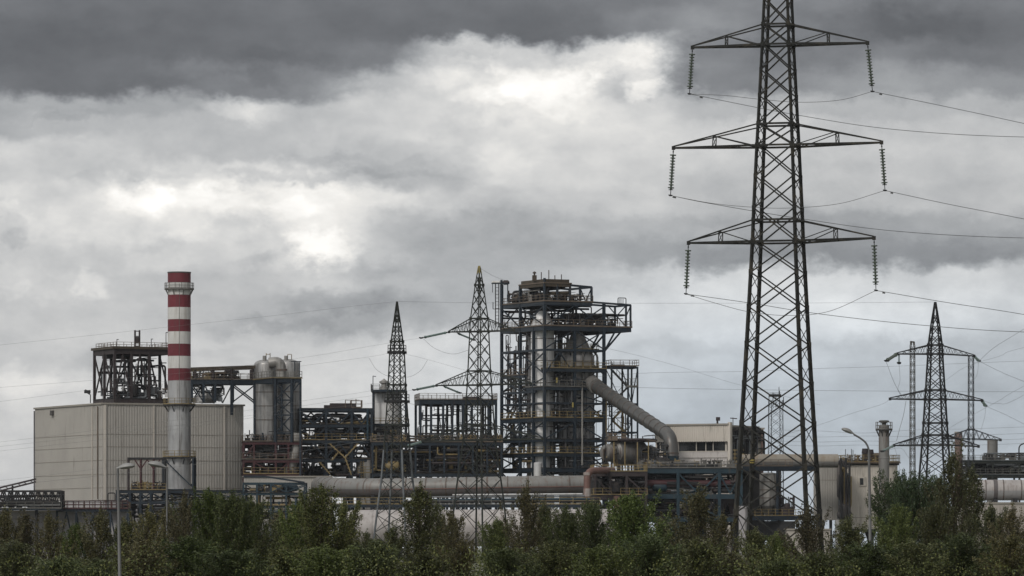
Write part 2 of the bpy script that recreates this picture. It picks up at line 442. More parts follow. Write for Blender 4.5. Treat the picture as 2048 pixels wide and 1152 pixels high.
        if seam:
            me.materials.append(MATS['seam_dark']); ss = set(seam)
            me.polygons.foreach_set('material_index', [1 if i in ss else 0 for i in range(len(me.polygons))])
        me.update()
        o = bpy.data.objects.new(name, me); COL.objects.link(o)
        if parent is not None: o.parent = parent
        if label: o['label'] = label
        return o
def solo(mb, name, material, label, cat, group=None, smooth=False, kind=None, loc=None):
    """a thing that is one mesh, with its origin at LOC or at its lowest centre"""
    if loc is None:
        xs = [v.x for v in mb.v]; ys = [v.y for v in mb.v]; zs = [v.z for v in mb.v]
        loc = Vector(((min(xs)+max(xs))/2, (min(ys)+max(ys))/2, min(zs)))
    mb.v = [v-loc for v in mb.v]
    o = mb.build(name, material, None, smooth); o.location = loc
    return tag(o, label, cat, group, kind)

class Fr:
    """a plan rectangle with its front corner at column XC, its left edge seen at XL and its right edge at XR; A is the turn of the right face"""
    def __init__(s, xl, xc, xr, D, A=25.0):
        s.D = D; s.a = Vector((math.cos(R(A)), math.sin(R(A)), 0)); s.b = Vector((-math.sin(R(A)), math.cos(R(A)), 0))
        s.o = Vector(((xc-CX)*D/F, D, 0))
        s.LA = s.solve(xr, s.a); s.LB = s.solve(xl, s.b) if xl < xc else 4.0
    def solve(s, x, d):
        k = (x-CX)/F
        return (k*s.D-s.o.x)/(d.x-k*d.y)
    def z(s, y): return ZY(y, s.D)
    def p(s, sa, tb, z): return s.o+s.a*sa+s.b*tb+Vector((0,0,z))
    def sx(s, x): return s.solve(x, s.a)
def arc(c, p, q, n=6):
    return [Vector(p)*(1-t)**2+Vector(c)*2*t*(1-t)+Vector(q)*t*t for t in [i/n for i in range(n+1)]]
def smooth_path(pts, bend, n=5):
    pts = [Vector(p) for p in pts]; out = [pts[0]]
    for i in range(1, len(pts)-1):
        a, c, b = pts[i-1], pts[i], pts[i+1]
        k1 = min(bend, (a-c).length*.48); k2 = min(bend, (b-c).length*.48)
        out += arc(c, c+(a-c).normalized()*k1, c+(b-c).normalized()*k2, n)
    out.append(pts[-1]); return out
def catmull(pts, n=8):
    pts = [Vector(p) for p in pts]; P0 = [pts[0]*2-pts[1]]+pts+[pts[-1]*2-pts[-2]]; out = []
    for i in range(1, len(P0)-2):
        a, b, c, d = P0[i-1], P0[i], P0[i+1], P0[i+2]
        for k in range(n):
            t = k/n
            out.append(.5*((2*b)+(c-a)*t+(2*a-5*b+4*c-d)*t*t+(3*b-a-3*c+d)*t**3))
    out.append(pts[-1]); return out
def railing(mb, pts, h=1.1, w=.075, step=1.5, closed=False):
    pts = [Vector(p) for p in pts]
    if closed: pts.append(pts[0].copy())
    up = Vector((0,0,1))
    for p, q in zip(pts[:-1], pts[1:]):
        n = max(1, int(round((q-p).length/step)))
        for i in range(n+1):
            c = p.lerp(q, i/n); mb.bar(c, c+up*h, w, w)
        for k in (1.0, .55): mb.bar(p+up*h*k, q+up*h*k, w*.9, w*.9)
        mb.bar(p+up*.09, q+up*.09, .04, .16)
    return mb
def ring_platform(T, cx, cy, z, r0, r1, mdeck, mrail, h=1.1, th=.3, n=16):
    """an annular gallery round a stack or column: deck with brackets, and a railing"""
    d = MB(); c0 = Vector((cx, cy, z-th)); c1 = Vector((cx, cy, z))
    d.lathe(c0, c1, [(0, r0), (0, r1), (1, r1), (1, r0)], 20, caps=False)
    for k in range(8):
        an = 2*math.pi*(k+.5)/8; u = Vector((math.cos(an), math.sin(an), 0))
        d.bar(c0+u*(r1-.1), c0+u*r0-Vector((0,0,1.0)), .12)
    dk = d.build('gallery', mdeck, T)
    m = MB(); pts = [Vector((cx+r1*.97*math.cos(2*math.pi*k/n), cy+r1*.97*math.sin(2*math.pi*k/n), z)) for k in range(n)]
    railing(m, pts, h, .07, 9, True); m.build('railing', mrail, dk, root=T)
def xb(mb, a0, a1, b0, b1, w, kind):
    """brace a bay between two posts: a0-a1 is one post (low, high), b0-b1 the other"""
    if kind in ('x', '/'): mb.bar(a0, b1, w)
    if kind in ('x', '\\'): mb.bar(a1, b0, w)
    if kind == 'v':
        m = (a0+b0)/2; mb.bar(a1, m, w); mb.bar(b1, m, w)
    if kind == 'k':
        m = (a1+b1)/2; mb.bar(a0, m, w); mb.bar(b0, m, w)
NPIPE = {}; REST = {}
def pipes(T, fr, s0, s1, t0, t1, z0, z1, n, mats, r=(.08, .25), seed=1, drums=0, valves=0):
    """pipework inside a frame bay: n pipes with square bends, a few drums and valves"""
    g = random.Random(seed)
    for i in range(n):
        s = g.uniform(s0, s1); t = g.uniform(t0, t1); z = g.uniform(z0, z1)
        pts = [fr.p(s, t, z)]; ax = g.choice('szzst')
        for k in range(g.randint(2, 5)):
            if ax == 's': s = min(s1, max(s0, s+g.choice((-1, 1))*g.uniform(.15, .6)*(s1-s0)))
            elif ax == 't': t = min(t1, max(t0, t+g.choice((-1, 1))*g.uniform(.3, .8)*(t1-t0)))
            else: z = g.uniform(z0, z1)
            q = fr.p(s, t, z)
            if (q-pts[-1]).length > .5: pts.append(q)
            ax = g.choice({'s': 'zt', 't': 'zs', 'z': 'sst'}[ax])
        if len(pts) < 2: continue
        rr = g.uniform(*r)
        mt = g.choice(mats)
        if NPIPE.get(T, 0) < 100:
            NPIPE[T] = NPIPE.get(T, 0)+1; MB().tube(smooth_path(pts, rr*2.6), rr, 7).build('pipe', mt, T, True)
        else: REST.setdefault(T, MB()).tube(smooth_path(pts, rr*2.6), rr, 6)
    tm = REST.setdefault(T, MB())             # conduit and cable runs, too many and thin to count
    for i in range(int(n*1.6)):
        s = g.uniform(s0, s1); t = g.uniform(t0, t1); z = g.uniform(z0, z1); pts = [fr.p(s, t, z)]
        for k in range(g.randint(1, 4)):
            ax = g.choice('szzt')
            if ax == 's': s = min(s1, max(s0, s+g.choice((-1, 1))*g.uniform(.05, .35)*(s1-s0)))
            elif ax == 't': t = min(t1, max(t0, t+g.choice((-1, 1))*g.uniform(.1, .6)*(t1-t0)))
            else: z = g.uniform(z0, z1)
            pts.append(fr.p(s+g.uniform(-.1,.1), t, z))
        pts = [q for k, q in enumerate(pts) if k == 0 or (q-pts[k-1]).length > .3]
        if len(pts) > 1: tm.tube(smooth_path(pts, .5, 4), g.uniform(.035, .085), 5)
    for i in range(drums):
        s = g.uniform(s0+.6, s1-.6); t = g.uniform(t0, t1); zz = z0+g.uniform(.1, .4); rr = g.uniform(.45, .95); h = min(z1-zz, g.uniform(1.4, 3.0))
        if g.random() < .5:
            MB().lathe(fr.p(s, t, zz), fr.p(s, t, zz+h), [(0, rr*.4), (.06, rr*.85), (.14, rr), (.86, rr), (.94, rr*.8), (1, rr*.3)], 14).build('drum', g.choice(mats), T, True)
        else:
            MB().lathe(fr.p(s-1.3, t, zz+rr), fr.p(s+1.3, t, zz+rr), [(0, rr*.3), (.07, rr*.85), (.15, rr), (.85, rr), (.93, rr*.85), (1, rr*.3)], 14).build('drum', g.choice(mats), T, True)
    for i in range(valves):
        s = g.uniform(s0, s1); t = g.uniform(t0, t1); zz = z0+g.uniform(0, .2)
        m = MB(); c = fr.p(s, t, zz)
        m.box(c+Vector((0,0,.35)), g.uniform(.5, 1.1), .7, .7); m.lathe(c+Vector((.1,0,.7)), c+Vector((.1,0,1.25)), [(0, .16), (.5, .16), (.5, .34), (1, .34)], 10)
        m.bar(c+Vector((-.4,0,.5)), c+Vector((-.4,0,1.5)), .09)
        m.build('pump', g.choice(mats), T)
def steel_frame(T, fr, sa, tb, levels, ybot, mcol, mdeck, mrail, w=.38, bw=.4, cw=None, braces='x/\\kvn', seed=3, tall=None, dens=.75, brw=.2):
    """columns at the plan grid, beams at each level (row y -> kind), decks with railings where kind has 'd', bracing between levels.
    kind: 'b' beams, 'd' deck, 'r' railing"""
    g = random.Random(seed)
    ys = [l[0] for l in levels]; ztop = fr.z(min(ys)); zb = fr.z(ybot) if ybot else 0.0
    S = [fr.LA*f for f in sa]; Tt = [fr.LB*f for f in tb]
    per = [(s, t) for s in S for t in Tt if s in (S[0], S[-1]) or t in (Tt[0], Tt[-1])]
    for (s, t) in per:
        zt = ztop if tall is None else fr.z(tall(s/fr.LA, t/fr.LB))
        MB().bar(fr.p(s, t, zb), fr.p(s, t, zt), w, w, fr.b).build('column', mcol, T)
    for (y, kind) in levels:
        z = fr.z(y); m = MB()
        for t in Tt: m.bar(fr.p(S[0]-.1, t, z-bw/2), fr.p(S[-1]+.1, t, z-bw/2), w*.7, bw)
        for s in S: m.bar(fr.p(s, Tt[0]-.1, z-bw/2-.01), fr.p(s, Tt[-1]+.1, z-bw/2-.01), w*.72, bw*.96)
        m.build('floor_beam', mcol, T)
        if 'd' in kind:
            d = MB(); e = .25
            c = fr.p(fr.LA/2, fr.LB/2, z+.05)
            d.box(c, (S[-1]-S[0])+2*e, (Tt[-1]-Tt[0])+2*e, .1, fr.a, fr.b); dk = d.build('deck', mdeck, T)
            if 'r' in kind:
                m = MB(); e = .2
                railing(m, [fr.p(S[0]-e, Tt[0]-e, z+.1), fr.p(S[-1]+e, Tt[0]-e, z+.1), fr.p(S[-1]+e, Tt[-1]+e, z+.1), fr.p(S[0]-e, Tt[-1]+e, z+.1)], closed=True)
                m.build('railing', mrail, T)
    zs = sorted([fr.z(y) for y in ys]+[zb], reverse=True)
    faces = []
    for t in (Tt[0], Tt[-1]): faces.append([fr.p(s, t, 0) for s in S])
    for s in (S[0], S[-1]): faces.append([fr.p(s, t, 0) for t in Tt])
    for fc in faces:
        for zt, zl in zip(zs[:-1], zs[1:]):
            if zt-zl < 1.0: continue
            for c0, c1 in zip(fc[:-1], fc[1:]):
                if g.random() > dens: continue
                u = Vector((0,0,1)); m = MB()
                xb(m, c0+u*(zl+.1), c0+u*(zt-bw), c1+u*(zl+.1), c1+u*(zt-bw), brw, g.choice(braces))
                if m.v: m.build('bracing', mcol, T)
def corrugated(mb, p, q, z0, z1, pitch=.45, depth=.16, batter=0.0):
    """a trapezoid-profile metal wall between two plan points"""
    p = Vector((p[0], p[1], 0)); q = Vector((q[0], q[1], 0)); d = q-p; n = max(2, int(d.length/pitch)); u = d.normalized(); o = Vector((u.y, -u.x, 0))
    xs = []
    for i in range(n):
        b = i*d.length/n; w = d.length/n
        xs += [(b, 0), (b+w*.30, 0), (b+w*.42, depth), (b+w*.88, depth)]
    xs.append((d.length, 0)); base = len(mb.v)
    for (x, h) in xs:
        c = p+u*x+o*h
        mb.v.append(c+Vector((0,0,z0))+o*batter*0); mb.v.append(c+o*batter+Vector((0,0,z1)))
    for i in range(len(xs)-1):
        k = base+2*i; mb.f.append((k, k+2, k+3, k+1))
    return mb
def vessel(T, x, D, y0, y1, rpx, m, name='shell', dome=.5, rings=(), cone=None, n=28, seams=6):
    """an upright vessel between rows y0 (top) and y1; rings are the heights of stiffeners"""
    r = rpx*D/F; c = P(x, HY, D); zb, zt = (0.0 if y1 is None else ZY(y1, D)), ZY(y0, D)
    H = zt-zb; dh = r*dome/H; prof = [(0, r*.98)]
    for k in range(1, seams+1):
        f = k/(seams+1)*(1-dh); prof += [(f-.08/H, r), (f-.07/H, r*1.018), (f+.07/H, r*1.018), (f+.08/H, r)]
    if cone: prof += [(1-cone[1], r), (1, r*cone[0])]
    else:
        for k in range(0, 7): an = k/6*math.pi/2; prof.append((1-dh+dh*math.sin(an), r*math.cos(an)))
    a = Vector((c.x, D, zb)); b = Vector((c.x, D, zt))
    sm = [i*n+k for i in range(len(prof)-1) if prof[i][1] > r*1.01 and prof[i+1][1] > r*1.01 for k in range(n)]
    return MB().lathe(a, b, prof, n).build(name, m, T, True, seam=sm)
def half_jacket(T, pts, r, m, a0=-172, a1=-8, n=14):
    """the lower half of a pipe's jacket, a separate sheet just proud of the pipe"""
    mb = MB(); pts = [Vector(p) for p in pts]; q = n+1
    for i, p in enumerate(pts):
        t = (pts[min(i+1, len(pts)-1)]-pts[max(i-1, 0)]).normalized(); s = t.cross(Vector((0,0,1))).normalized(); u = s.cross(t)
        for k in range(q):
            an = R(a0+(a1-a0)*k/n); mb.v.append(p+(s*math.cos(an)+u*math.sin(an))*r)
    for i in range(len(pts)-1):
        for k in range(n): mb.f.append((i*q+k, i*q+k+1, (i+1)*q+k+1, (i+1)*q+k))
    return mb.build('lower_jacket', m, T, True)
def duct(pts, r, n=20, seam=2.2, bump=1.05):
    """a round duct along a path, with raised flange rings every SEAM metres"""
    mb = MB(); pts = [Vector(p) for p in pts]; P2 = []; Rr = []; acc = 0
    for i in range(len(pts)-1):
        a, b = pts[i], pts[i+1]; Ls = (b-a).length; d = (b-a)/max(Ls, 1e-6); pos = 0
        P2.append(a); Rr.append(r)
        while acc+(Ls-pos) >= seam:
            pos += seam-acc; acc = 0
            if Ls-pos < .2 or pos < .15: continue
            for (o, k) in ((-.11, 1), (-.10, bump), (.10, bump), (.11, 1)):
                P2.append(a+d*(pos+o)); Rr.append(r*k)
        acc += Ls-pos
    P2.append(pts[-1]); Rr.append(r)
    mb.tube(P2, Rr, n)
    mb.seam = [i*n+k for i in range(len(P2)-1) if Rr[i] > r*1.001 and Rr[i+1] > r*1.001 for k in range(n)]
    return mb

# ------------------------------------------------------------------ ground
g = MB(); g.add([Vector((-9000,-400,0)), Vector((9000,-400,0)), Vector((9000,14000,0)), Vector((-9000,14000,0))], [(0,1,2,3)])
gr = g.build('ground', 'ground'); gr['kind'] = 'structure'

# ------------------------------------------------------------------ lattice pylons
def interp(tab, y):
    tab = sorted(tab)
    if y <= tab[0][0]:
        (a, b), (c, d) = tab[0], tab[1]
    elif y >= tab[-1][0]:
        (a, b), (c, d) = tab[-2], tab[-1]
    else:
        for i in range(len(tab)-1):
            if tab[i][0] <= y <= tab[i+1][0]:
                (a, b), (c, d) = tab[i], tab[i+1]; break
    return b+(d-b)*(y-a)/(c-a)
class Pylon:
    def __init__(s, name, label, x, D, phi, prof, mleg, mbr, group=None, cat='pylon'):
        s.D = D; s.phi = phi; s.prof = prof; s.X = (x-CX)*D/F; s.mleg = mleg; s.mbr = mbr
        s.T = thing(name, label, cat, (s.X, D, 0), group)
        s.d = Vector((math.cos(R(phi-45)), math.sin(R(phi-45)), 0))
        s.ybase = HY+CZ*F/D
    def c(s, k, y):
        r = interp(s.prof, y)/math.cos(R(s.phi))*s.D/F; an = R(s.phi+90*k)
        return Vector((s.X+r*math.cos(an), s.D+r*math.sin(an), ZY(y, s.D)))
    def legs(s, nodes, w0, w1, plates=False):
        for k in range(4):
            m = MB()
            ys = [nodes[0], *nodes[1:]]
            for a, b in zip(ys[:-1], ys[1:]):
                f = (a-nodes[0])/(nodes[-1]-nodes[0]); w = (w0+(w1-w0)*f)*s.D/F
                u = s.c(k, a)-Vector((s.X, s.D, ZY(a, s.D)))
                if u.length < .05: u = Vector((math.cos(R(s.phi+90*k)), math.sin(R(s.phi+90*k)), 0))
                m.bar(s.c(k, a), s.c(k, b), w, w, u)
                if plates: m.box(s.c(k, b), w*1.5, w*1.5, w*2.0)
            m.build('leg', s.mleg, s.T)
    def face(s, k0, k1, nodes, wpx, sub=1, kind='x', single=False):
        m = MB(); w = wpx*s.D/F
        for a, b in zip(nodes[:-1], nodes[1:]):
            for i in range(sub):
                y0 = a+(b-a)*i/sub; y1 = a+(b-a)*(i+1)/sub
                A0, A1, B0, B1 = s.c(k0, y0), s.c(k0, y1), s.c(k1, y0), s.c(k1, y1)
                if kind == 'x' or (i % 2 == 0): m.bar(A0, B1, w)
                if kind == 'x' or (i % 2 == 1): m.bar(B0, A1, w)
        m.build('face_bracing', s.mbr, s.T)
    def ring(s, y, wpx, name='ring_beam', out=1.0):
        m = MB(); w = wpx*s.D/F; cc = [s.c(k, y) for k in range(4)]
        mid = sum(cc, Vector())/4; cc = [mid+(c-mid)*out for c in cc]
        for k in range(4):
            m.bar(cc[k], cc[(k+1) % 4], w); m.box(cc[k], w*2.0, w*2.0, w*2.1)
        m.build(name, s.mleg, s.T)
    def tip(s, x, y):
        k = (x-CX)/F; t = (k*s.D-s.X)/(s.d.x-k*s.d.y); D2 = s.D+t*s.d.y
        return Vector((s.X+t*s.d.x, D2, ZY(y, D2)))
    def arm(s, side, ylow, yup, tx, ty, wch, wbr, post=.5, fancy=0):
        ka, kb = (3, 0) if side > 0 else (2, 1)
        px = s.D/F; tp = s.tip(tx, ty); m = MB()
        root = thing  # (arms are parts of the pylon)
        for k in (ka, kb):
            lo, hi = s.c(k, ylow), s.c(k, yup)
            m.bar(lo, tp, wch*px*1.25); m.bar(hi, tp+Vector((0,0,wch*px)), wch*px*.8)
            if post:
                a = lo.lerp(tp, post); b = hi.lerp(tp+Vector((0,0,wch*px)), post)
                m.bar(a, b, wbr*px); m.bar(b, lo.lerp(tp, .04), wbr*px*1.1)
            for i in range(fancy):
                f0, f1 = i/fancy*.85, (i+1)/fancy*.85
                m.bar(lo.lerp(tp, f0), hi.lerp(tp, (f0+f1)/2), wbr*px*.8); m.bar(hi.lerp(tp, (f0+f1)/2), lo.lerp(tp, f1), wbr*px*.8)
        la, lb, ha, hb = s.c(ka, ylow), s.c(kb, ylow), s.c(ka, yup), s.c(kb, yup)
        for i in range(6):
            f0, f1 = i/6*.95, (i+1)/6*.95
            p, q = (la, lb) if i % 2 else (lb, la)
            m.bar(p.lerp(tp, f0), q.lerp(tp, f1), wbr*px*.7)
        if post:
            A, B = la.lerp(tp, post), lb.lerp(tp, post); C, E = ha.lerp(tp, post), hb.lerp(tp, post)
            m.bar(A, B, wbr*px); m.bar(C, E, wbr*px); m.bar(A, E, wbr*px*.6); m.bar(B, C, wbr*px*.6)
        m.box(tp, wch*px*2.2, wch*px*1.6, wch*px*2.4)
        m.build('crossarm', s.mleg, s.T)
        return tp
def insulator(name, label, p, q, n, rpx, D, m, group, mlink='pylon_black', yoke=True):
    """a string of discs between p (on the arm) and q (the wire end)"""
    px = D/F; p = Vector(p); q = Vector(q); T = thing(name, label, 'insulator', p, group)
    a, b = p.lerp(q, .13), p.lerp(q, .88); prof = [(0, .7*px)]; r = rpx*px
    for i in range(n):
        f0 = (i+.15)/n; f1 = (i+.5)/n; f2 = (i+.85)/n
        rr = r*(1.25 if i in (0, n-1) else 1.0)
        prof += [(f0, r*.42), (f0+.001, rr), (f1, rr*.96), (f1+.001, r*.45), (f2, r*.38)]
    prof.append((1, .7*px))
    MB().lathe(a, b, prof, 10).build('disc_stack', m, T, False)
    l = MB().tube([p, p.lerp(q, .06), a.lerp(b, .02)], .8*px, 6); l.box(p.lerp(q, .08), 2.6*px, 2.6*px, 3*px); l.build('shackle', mlink, T)
    if yoke:
        y = MB().tube([b, q], .8*px, 6); y.box(q, 5*px, 3*px, 3*px); y.bar(q+Vector((-4*px,0,1*px)), q+Vector((4*px,0,0)), 2.2*px)
        y.bar(b+Vector((-4.5*px,0,0)), b+Vector((4.5*px,0,0)), 1.5*px); y.build('clamp', mlink, T)
    return q

# --- the near pylon
NP = Pylon('transmission_pylon', 'tall dark lattice pylon nearest the road, with three tiers of arms', 1556, 400, 31,
           [(-140,21),(0,28.5),(50,31),(90,32.5),(249,41),(292,43.5),(441,51),(484,52.5),(700,65),(1000,84.5),(1150,94)],
           'pylon_steel', 'pylon_steel')
nodesN = [-150,-100,-50,0,50,90,141,193,249,292,354,418,484,546,615,689,768,848,935,1025,1145]
NP.legs(nodesN, 3.8, 7.6, True)
for (a, b) in ((2,3), (0,1)): NP.face(a, b, nodesN, 2.7)
for (a, b) in ((1,2), (3,0)): NP.face(a, b, nodesN, 1.2, sub=2)
for y in (50, 90, 249, 292, 441, 484): NP.ring(y, 3.8)
tips = {}
for i, (yl, yu, lx, ly, rx, ry) in enumerate([(90,50,1385,95,1735,86),(292,249,1347,296,1763,285),(484,441,1377,486,1748,476)]):
    tips[i,-1] = NP.arm(-1, yl, yu, lx, ly, 3.2, 1.6, post=.53)
    tips[i,1] = NP.arm(1, yl, yu, rx, ry, 3.2, 1.6, post=.49)
m = MB(); c0 = NP.c(1, 914); c1 = NP.c(1, 925); 
m.bar(NP.c(1, 917), NP.c(1, 920.5), .36); m.bar(NP.c(1, 922.5), NP.c(1, 925), .36); m.build('marker_band', 'band_yellow', NP.T, label='yellow band round one leg')
ends = {}
for i, (lx, ly, rx, ry) in enumerate([(1379,188,1745,183),(1341,391,1770,381),(1372,588,1752,581)]):
    nm = ('topmost', 'middle', 'lowest')[i]
    for sgn, (x, y) in ((-1, (lx, ly)), (1, (rx, ry))):
        t = tips[i,sgn]; q = P(x, y, t.y)
        ends[i,sgn] = insulator('insulator_string', 'green insulator string hanging from the %s end of the near pylon\'s %s arm' % ('left' if sgn < 0 else 'right', nm), t, q, 12, 5.2, t.y, 'insulator_green', 'insulator strings on the near pylon')
def cable(label, pts, rpx=.62, m='cable', n=5, dampers=0):
    """pts: (x, y, D) in photo pixels and metres away"""
    rpx *= .62 if rpx < .6 else .72; w = [p if isinstance(p, Vector) else P(*p) for p in pts]
    path = catmull(w, 10); D = w[0].y
    mb = MB().tube(path, [rpx*v.y/F for v in path], n)
    if dampers:
        a = path[0].lerp(path[8], 1.0)
        k = next((i for i in range(len(path)) if (path[i]-path[0]).length > 18*D/F), 3)
        a = path[k]; d = (path[k]-path[k-1]).normalized(); px = D/F
        mb.tube([a-d*5*px-Vector((0,0,2.2*px)), a+d*5*px-Vector((0,0,2.2*px))], .7*px, 5)
        mb.tube([a, a-Vector((0,0,2.4*px))], .7*px, 5)
        for s in (-1, 1): mb.tube([a+d*s*3*px-Vector((0,0,2.2*px)), a+d*s*6.5*px-Vector((0,0,2.2*px))], 1.6*px, 6)
    return solo(mb, 'power_cable', m, label, 'cable', 'overhead power cables', True, loc=w[0].copy())
for i, (L3, J, Rr) in enumerate([
    ([(1600,231,430),(1800,260,470),(2048,274,520),(2400,276,590)], [(1450,191),(1520,198.5),(1600,204.5),(1680,200)], [(1900,215,420),(2048,247,445),(2400,325,500)]),
    ([(1420,407,410),(1600,437,430),(1800,463,470),(2048,476,520),(2400,480,590)], [(1420,406),(1500,414),(1580,416),(1680,407)], [(1900,409,420),(2048,438,445),(2400,510,500)]),
    ([(1500,606,415),(1640,628,440),(1840,650,480),(2048,664,520),(2400,672,590)], [(1430,606),(1500,624),(1580,631),(1660,622)], [(1900,606,420),(2048,629,445),(2400,690,500)])]):
    nm = ('top', 'middle', 'bottom')[i]
    cable('long cable running right from the left insulator of the near pylon\'s %s arm' % nm, [ends[i,-1]]+L3, .8, dampers=1)
    a, b = ends[i,-1], ends[i,1]
    cable('slack loop of cable under the near pylon\'s %s arm' % nm, [a]+[(x, y, a.y+(b.y-a.y)*k/5) for k, (x, y) in zip((1,2,3,4), J)]+[b], .7)
    cable('cable running right from the right insulator of the near pylon\'s %s arm' % nm, [b]+Rr, .8, dampers=1)

# --- pylon in front of the frames at the centre, left one: narrow, with no arms
PA = Pylon('transmission_pylon', 'narrow armless lattice pylon with pale galvanised legs, left of the centre', 794, 620, 22,
           [(603,.8),(683,12),(705,14.5),(770,17.5),(803,19.5),(900,26),(960,31),(1060,44),(1130,52)], 'pylon_green', 'pylon_green')
na = [603,628,650,668,683,705,727,749,770,803,826,850,874,900,930,960,995,1030,1065,1130]
PA.legs(na, 1.9, 2.6)
for (a, b) in ((2,3),(0,1)): PA.face(a, b, na, 1.25)
for (a, b) in ((1,2),(3,0)): PA.face(a, b, na, .8)
for y in (683, 705, 770, 803, 850): PA.ring(y, 2.6)
for y in (705, 803):
    m = MB(); cc = [PA.c(k, y) for k in range(4)]; mid = sum(cc, Vector())/4
    cc = [mid+(c-mid)*1.22 for c in cc]; 
    for k in range(4): m.bar(cc[k], cc[(k+1)%4], .25, .3)
    railing(m, cc, .9, .07, 1.0, True)
    m.build('work_platform', 'pylon_black', PA.T)
for k in range(4):
    mm = MB()
    for y0, y1 in ((900,960),(960,1030),(1030,1130)): mm.bar(PA.c(k, y0), PA.c(k, y1), .19, .19)
    mm.build('leg_sleeve', 'galvanised', PA.T, label='pale galvanised lower leg')
# --- pylon at the centre with long arms
PB = Pylon('transmission_pylon', 'lattice pylon with a yellow tip in front of the big reactor frame', 958.5, 640, 7,
           [(534,1.5),(560,6.5),(570,8),(637,17.5),(663,19),(740,22.5),(770,24),(850,30),(880,32),(1000,49),(1130,62)], 'pylon_green', 'pylon_green')
nb = [534,552,570,590,612,637,663,687,712,742,770,796,823,850,880,918,958,1005,1060,1130]
PB.legs(nb, 1.8, 3.6)
for (a, b) in ((2,3),(3,0)): PB.face(a, b, nb, 1.25)
for (a, b) in ((0,1),(1,2)): PB.face(a, b, nb, .85)
for y in (570, 637, 663, 742, 770, 850, 880): PB.ring(y, 2.6)
tb_ = {}
for i, (yl, yu, lx, ly, rx, ry) in enumerate([(663,637,898,664,1028,661),(770,742,873,771,1062,767),(880,850,845,883,1085,878)]):
    tb_[i,-1] = PB.arm(-1, yl, yu, lx, ly, 2.1, .75, post=0, fancy=7)
    tb_[i,1] = PB.arm(1, yl, yu, rx, ry, 2.1, .75, post=0, fancy=7)
m = MB()
for k in range(4): m.bar(PB.c(k, 534), PB.c(k, 547), .13)
m.box(P(958.5, 534, 640), .3, .3, .3); m.build('peak', 'band_yellow', PB.T, label='yellow painted peak')
# --- pylon on the right
PC = Pylon('transmission_pylon', 'black lattice pylon with three arms behind the tall poplar on the right', 1870.5, 700, 24,
           [(604,1.2),(650,9),(690,14.5),(708,15.5),(780,20),(800,21.5),(870,26),(890,27.5),(950,33),(1120,50)], 'pylon_black', 'pylon_black')
nc = [604,628,650,670,690,708,730,755,780,799,822,846,870,890,918,950,990,1040,1110]
PC.legs(nc, 2.2, 3.6)
for (a, b) in ((2,3),(0,1)): PC.face(a, b, nc, 1.4)
for (a, b) in ((1,2),(3,0)): PC.face(a, b, nc, 1.4)
for y in (690, 708, 780, 799, 846, 870, 890): PC.ring(y, 2.8)
tc_ = {}
for i, (yl, yu, lx, ly, rx, ry) in enumerate([(708,690,1794,708,1948,712),(799,780,1780,798,1964,801),(890,870,1788,891,1957,893)]):
    tc_[i,-1] = PC.arm(-1, yl, yu, lx, ly, 2.3, .8, post=0, fancy=5)
    tc_[i,1] = PC.arm(1, yl, yu, rx, ry, 2.3, .8, post=0, fancy=5)
# --- slim masts
def mast(label, x, D, hp, y0, y1, phi, mleg, step=15, prof=None):
    p = Pylon('lattice_mast', label, x, D, phi, prof or [(y0, hp), (y1, hp*1.18)], mleg, mleg, None, 'mast')
    n = int((y1-y0)/step); nd = [y0+(y1-y0)*i/n for i in range(n+1)]
    p.legs(nd, 1.0, 1.2)
    for (a, b) in ((2,3),(0,1)): p.face(a, b, nd, .6)
    for (a, b) in ((1,2),(3,0)): p.face(a, b, nd, .4)
    return p
M1 = mast('slim yellowish lattice mast left of the black pylon', 1825, 980, 5.2, 690, 1105, 24, 'pylon_ochre')
m = MB(); m.bar(P(1822,690,979), P(1822,682,979), .3); m.bar(P(1828,690,979), P(1828,684,979), .3); m.bar(P(1821,684,979), P(1829,684,979), .3); m.build('mast_head', 'pylon_ochre', M1.T)
M2 = mast('slim bluish lattice mast right of the black pylon, with one low arm', 1942, 1000, 5.8, 712, 1105, 28, 'mast_grey')
M2.arm(-1, 878, 859, 1888, 877, 2.2, 1.0, post=0, fancy=4); M2.arm(1, 878, 859, 2001, 880, 2.2, 1.0, post=0, fancy=4)
M2.ring(859, 2.0); M2.ring(878, 2.0)
M3 = mast('broad dark antenna mast seen through the legs of the near pylon', 1551.5, 1000, 14.5, 800, 1105, 27, 'pylon_black', 17)
m = MB(); c = P(1552, 800, 1000)
for dx in (-14, -6, 0, 7, 15): m.bar(c+Vector((dx*.1,0,-1.5)), c+Vector((dx*.1,0,.5+rng.uniform(0,1.4))), .12)
m.build('aerial', 'pylon_black', M3.T)
m = MB(); m.box(c+Vector((-.2,0,.9)), 2.4, 1.6, .5); m.bar(c+Vector((-1.2,0,1.4)), c+Vector((1.0,0,1.4)), .1); m.bar(c+Vector((.6,0,.5)), c+Vector((.6,0,2.6)), .1); m.build('antenna_cage', 'pylon_black', M3.T)

